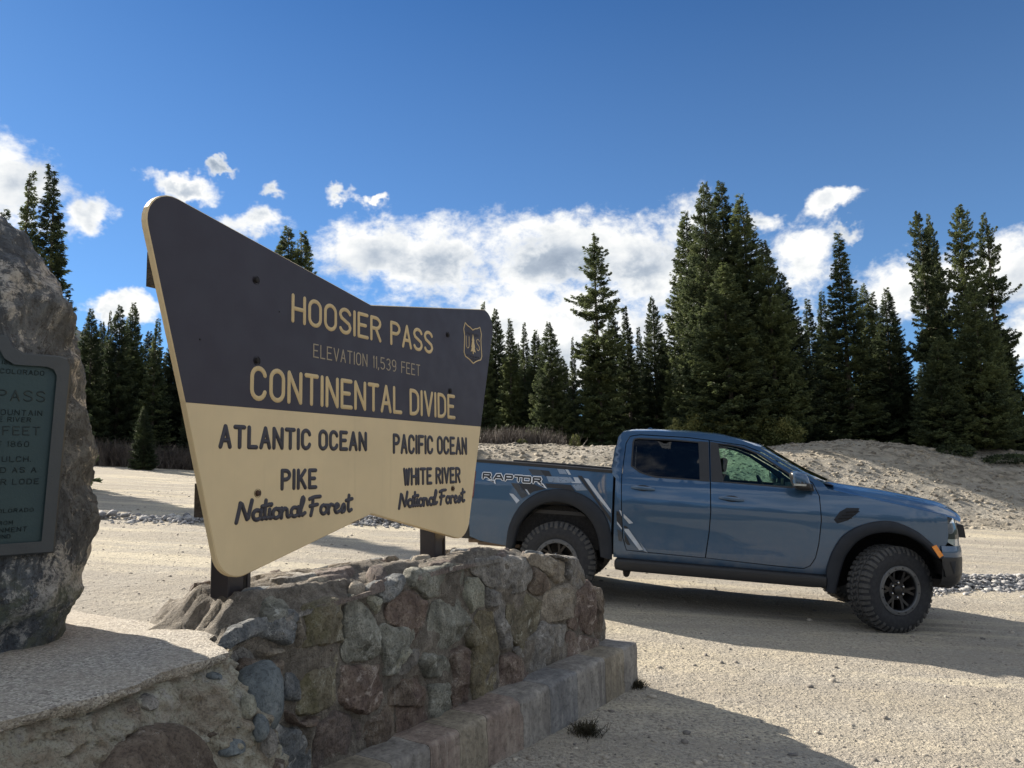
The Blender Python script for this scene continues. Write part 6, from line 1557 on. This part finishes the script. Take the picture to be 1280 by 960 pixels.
# low bushy regrowth at the feet of the trees
def bush(x, y, w, h, n, seed, mat, name, label, cat, group, sz=.11, twig=False):
    rg = np.random.default_rng(seed); z0 = G0(x, y)-.08
    if twig:
        k = n; b = np.stack([rg.normal(0, w*.45, k), rg.normal(0, w*.25, k), np.zeros(k)], 1); L = rg.uniform(.45, 1, k)*h
        d = np.stack([rg.normal(0, .34, k), rg.normal(0, .34, k), np.ones(k)], 1); d /= np.linalg.norm(d, axis=1)[:, None]
        segs = 3; V = []; 
        P = b.copy(); quads = []
        th = rg.uniform(0, 6.28, k); s = np.stack([np.cos(th), np.sin(th), np.zeros(k)], 1)
        for q in range(segs):
            P2 = P+d*(L/segs)[:, None]; w0, w1 = .012*(1-q/segs)+.003, .012*(1-(q+1)/segs)+.003
            quads.append(np.stack([P-s*w0, P+s*w0, P2+s*w1, P2-s*w1], 1)); 
            # side twiglets
            e = d+rg.normal(0, .5, (k, 3)); e /= np.linalg.norm(e, axis=1)[:, None]; P3 = P2+e*(L*.3)[:, None]
            quads.append(np.stack([P2-s*.005, P2+s*.005, P3+s*.003, P3-s*.003], 1)); P = P2; d = d+rg.normal(0, .13, (k, 3)); d /= np.linalg.norm(d, axis=1)[:, None]
        V = np.concatenate(quads).reshape(-1, 3); F = np.arange(len(V)).reshape(-1, 4)
    else:
        k = n; u = rg.normal(0, 1, (k, 3)); u /= np.linalg.norm(u, axis=1)[:, None]; r = rg.uniform(.4, 1, k)**.5
        lump = np.array([1+.38*mnoise.noise(Vector((float(p[0])*2.2+seed, float(p[1])*2.2, float(p[2])*2.2))) for p in u])
        c = u*(r*lump)[:, None]*np.array([w/2, w/3, h*.62])+np.array([0, 0, h*.38]); D = u+rg.normal(0, .6, (k, 3)); D /= np.linalg.norm(D, axis=1)[:, None]
        S = np.cross(D, rg.normal(0, 1, (k, 3))); S /= np.linalg.norm(S, axis=1)[:, None]; L = (rg.uniform(.6, 1.2, k)*sz)[:, None]
        V = np.stack([c-D*L*.4, c+S*L*.32, c+D*L*.6, c-S*L*.32], 1).reshape(-1, 3); F = np.arange(len(V)).reshape(-1, 4)
    o = npmesh(name, V, F, M[mat]); o.location = (x, y, z0); tag(o, label, cat, group); return o
bs = [(8.3,33.0,2.0,1.5),(9.6,32.6,1.8,1.3),(10.7,32.4,1.7,1.4),(11.7,32.2,1.6,1.2),(7.5,33.4,1.6,1.3)]
lb = ['above the rear door of the truck cab','above the middle of the truck roof','above the front door of the truck','where the roof of the truck starts to slope down','at the rear end of the truck roof','on the bank crest above the windscreen','on the bank crest right of the windscreen','in the gap between roof and bank crest']
for i, ((x, y, w_, h_), l) in enumerate(zip(bs, lb)):
    bush(x, y, w_, h_, 3200, 40+i, 'needles_light', 'spruce_bush', 'yellow green bushy regrowth '+l, 'bush', 'bushy regrowth at the foot of the big clump')
for i, (x, y, w_, h_, l) in enumerate([(17.5,29.8,1.6,.45,'below the low spruce at the crest'),(19.2,29.2,2.0,.32,'below the tall airy trio'),(20.9,29.0,1.8,.28,'at the right border under the trees')]):
    bush(x, y, w_, h_, 1500, 60+i, 'needles', 'spruce_bush', 'low dark green growth on the bank crest '+l, 'bush', 'low growth along the bank crest')
for i, (x, y, w_, h_, n, l) in enumerate([(-.75,33.3,1.8,.75,900,'just right of the sign'),(.3,33.2,1.7,.8,900,'right of the first one, above the truck bed'),(1.3,33.4,1.3,.7,600,'rightmost and lowest of the three above the truck bed')]):
    bush(x, y, w_, h_, n, 70+i, 'twig', 'bare_shrub', 'leafless grey willow shrub '+l, 'shrub', 'leafless shrubs above the truck bed', twig=True)
for i in range(13):
    x = -22.5+i*.95; y = 36.6+.35*(x+22)*.55+_rg.uniform(-.3, .3)
    bush(x, y, 1.7, _rg.uniform(.8, 1.3), 800, 80+i, 'twig', 'bare_shrub', ORD[i]+' leafless willow shrub in the hedge along the left lot edge', 'shrub', 'leafless shrubs along the left lot edge', twig=True)
bush(.35, 32.2, .5, .35, 500, 95, 'needles_light', 'spruce_seedling', 'tiny green seedling before the leafless shrubs above the truck bed', 'bush', None, sz=.07)
bush(2.75, 33.2, .5, .75, 700, 96, 'needles_light', 'spruce_seedling', 'tiny seedling on the bank under the thin spire', 'bush', None, sz=.07)
bush(-24.2, 37.4, 1.2, 1.1, 900, 97, 'needles_light', 'spruce_bush', 'small light green bush right beside the boulder', 'bush', None)
def snow():
    V = [(0, 0, .16)]+[(1.1*math.cos(g)*(1+.2*math.sin(3*g)), .5*math.sin(g), 0) for g in [2*math.pi*k/18 for k in range(18)]]
    o = mesh('snow_patch', V, [(0, 1+k, 1+(k+1) % 18) for k in range(18)], M['snow'], smooth=True); o.location = (-17.3, 41.6, G0(-17.3, 41.6)+.75); tag(o, 'small patch of old snow under the trees beside the sign edge', 'snow patch')
snow()

# ------------------------------------------------------------------ loose rock, pebbles, clods, grass
ICO = [(0,0,-1),(.72,-.53,-.45),(-.28,-.85,-.45),(-.89,0,-.45),(-.28,.85,-.45),(.72,.53,-.45),(.28,-.85,.45),(-.72,-.53,.45),(-.72,.53,.45),(.28,.85,.45),(.89,0,.45),(0,0,1)]
ICF = [(0,1,2),(1,0,5),(0,2,3),(0,3,4),(0,4,5),(1,5,10),(2,1,6),(3,2,7),(4,3,8),(5,4,9),(1,10,6),(2,6,7),(3,7,8),(4,8,9),(5,9,10),(6,10,11),(7,6,11),(8,7,11),(9,8,11),(10,9,11)]
def rocks(name, pts, mat, label, seed, cat=None):
    rg = np.random.default_rng(seed); B = np.array(ICO); F0 = np.array(ICF); n = len(pts); V = np.empty((n, 12, 3))
    for i, (x, y, z, r) in enumerate(pts):
        q = B*(1+rg.uniform(-.28, .28, (12, 1)))*np.array([r*rg.uniform(.8, 1.4), r*rg.uniform(.7, 1.1), r*rg.uniform(.45, .8)])
        a = rg.uniform(0, 6.28); c, s = math.cos(a), math.sin(a); q = q@np.array([[c, s, 0], [-s, c, 0], [0, 0, 1]]); V[i] = q+np.array([x, y, z+r*.2])
    F = (F0[None]+(np.arange(n)*12)[:, None, None]).reshape(-1, 3)
    o = npmesh(name, V.reshape(-1, 3), F, M[mat]); tag(o, label, kind='stuff'); return o
def scatter():
    rg = random.Random(9); P = []
    for i in range(5200):      # long heap right of the truck's nose
        t = rg.random(); u = rg.gauss(0, .33); x, y = 5.30+t*4.4+u*.25, 10.6+t*1.6+u*.9; h = .15*math.exp(-(u/.38)**2)*(.35+.65*math.sin(min(1, t*1.1+.1)*math.pi)); P.append((x, y, G0(x, y)+rg.random()*h-.008, rg.uniform(.010, .030) if rg.random() < .8 else rg.uniform(.03, .06)))
    rocks('gravel_heap', P, 'gravel', 'low heap of crushed grey rock right of the nose of the truck', 1)
    P = []
    for i in range(2000):
        t = rg.random(); u = rg.gauss(0, .42)
        if math.sin(t*17)+.4*math.sin(t*41) < -.25 and rg.random() < .85: continue
        u *= 1; x, y = -8.4+t*4.9+u*.2, 13.4+t*1.35+u; h = .09*math.exp(-(u/.4)**2)*(.4+.6*abs(math.sin(t*7))); P.append((x, y, G0(x, y)+rg.random()*h, rg.uniform(.012, .040)*(1 if rg.random() < .9 else 2.3)))
    rocks('gravel_heap', P, 'gravel', 'strewn line of dark grey rock on the lot between boulder and sign', 2)
    P = []
    for i in range(1500):
        t = rg.random(); u = rg.gauss(0, .35); x, y = -3.4+t*2.9+u*.2, 15.4+t*.5+u; h = .16*math.exp(-(u/.4)**2); P.append((x, y, G0(x, y)+rg.random()*h, rg.uniform(.015, .05)))
    rocks('gravel_heap', P, 'gravel', 'heap of crushed rock seen through the notch under the sign', 3)
    P = []
    for i in range(9000):
        r = 2.4+22*rg.random()**1.5; a = R_(rg.uniform(-37, 37)); x, y = r*math.sin(a), r*math.cos(a); s = rg.uniform(.004, .012) if rg.random() < .9 else rg.uniform(.012, .034)
        P.append((x, y, G(x, y)-s*.15, s*(.8+r*.010)))
    rocks('pebbles', P, 'pebble', 'pebbles strewn over the tan lot', 4)
    P = []
    for i in range(7000):
        x = rg.uniform(-4, 26); y = 23.0+9*rg.random()+.0*x; s = rg.uniform(.02, .075) if rg.random() < .93 else rg.uniform(.07, .15)
        P.append((x, y, G(x, y)-s*.35, s))
    rocks('dirt_clods', P, 'clod', 'clods and stones on the face of the dirt bank', 5)
    for k, (x, y, s, l) in enumerate([(.775, 5.25, .075, 'by the far end of the concrete footing'), (.375, 4.37, .085, 'in the middle of the foot of the concrete footing')]):
        g = np.random.default_rng(k); n = 420; b = np.stack([g.normal(0, s*.45, n), g.normal(0, s*.45, n), np.zeros(n)], 1); d = np.stack([g.normal(0, .7, n), g.normal(0, .7, n), np.ones(n)], 1)
        d /= np.linalg.norm(d, axis=1)[:, None]; L = g.uniform(.4, 1, n)*s*1.05; th = g.uniform(0, 6.28, n); q = np.stack([np.cos(th), np.sin(th), np.zeros(n)], 1)*.0022
        m_ = b+d*(L*.6)[:, None]; t = b+d*L[:, None]+np.stack([d[:, 0], d[:, 1], np.full(n, -.3)], 1)*(L*.35)[:, None]
        V = np.concatenate([np.stack([b-q, b+q, m_+q, m_-q], 1), np.stack([m_-q, m_+q, t+q*.2, t-q*.2], 1)]).reshape(-1, 3)
        o = npmesh('grass_tuft', V, np.arange(len(V)).reshape(-1, 4), M['drygrass']); o.location = (x, y, G(x, y)-.005); tag(o, 'dark dry grass tuft '+l, 'grass tuft', 'dry grass tufts along the footing')
scatter()
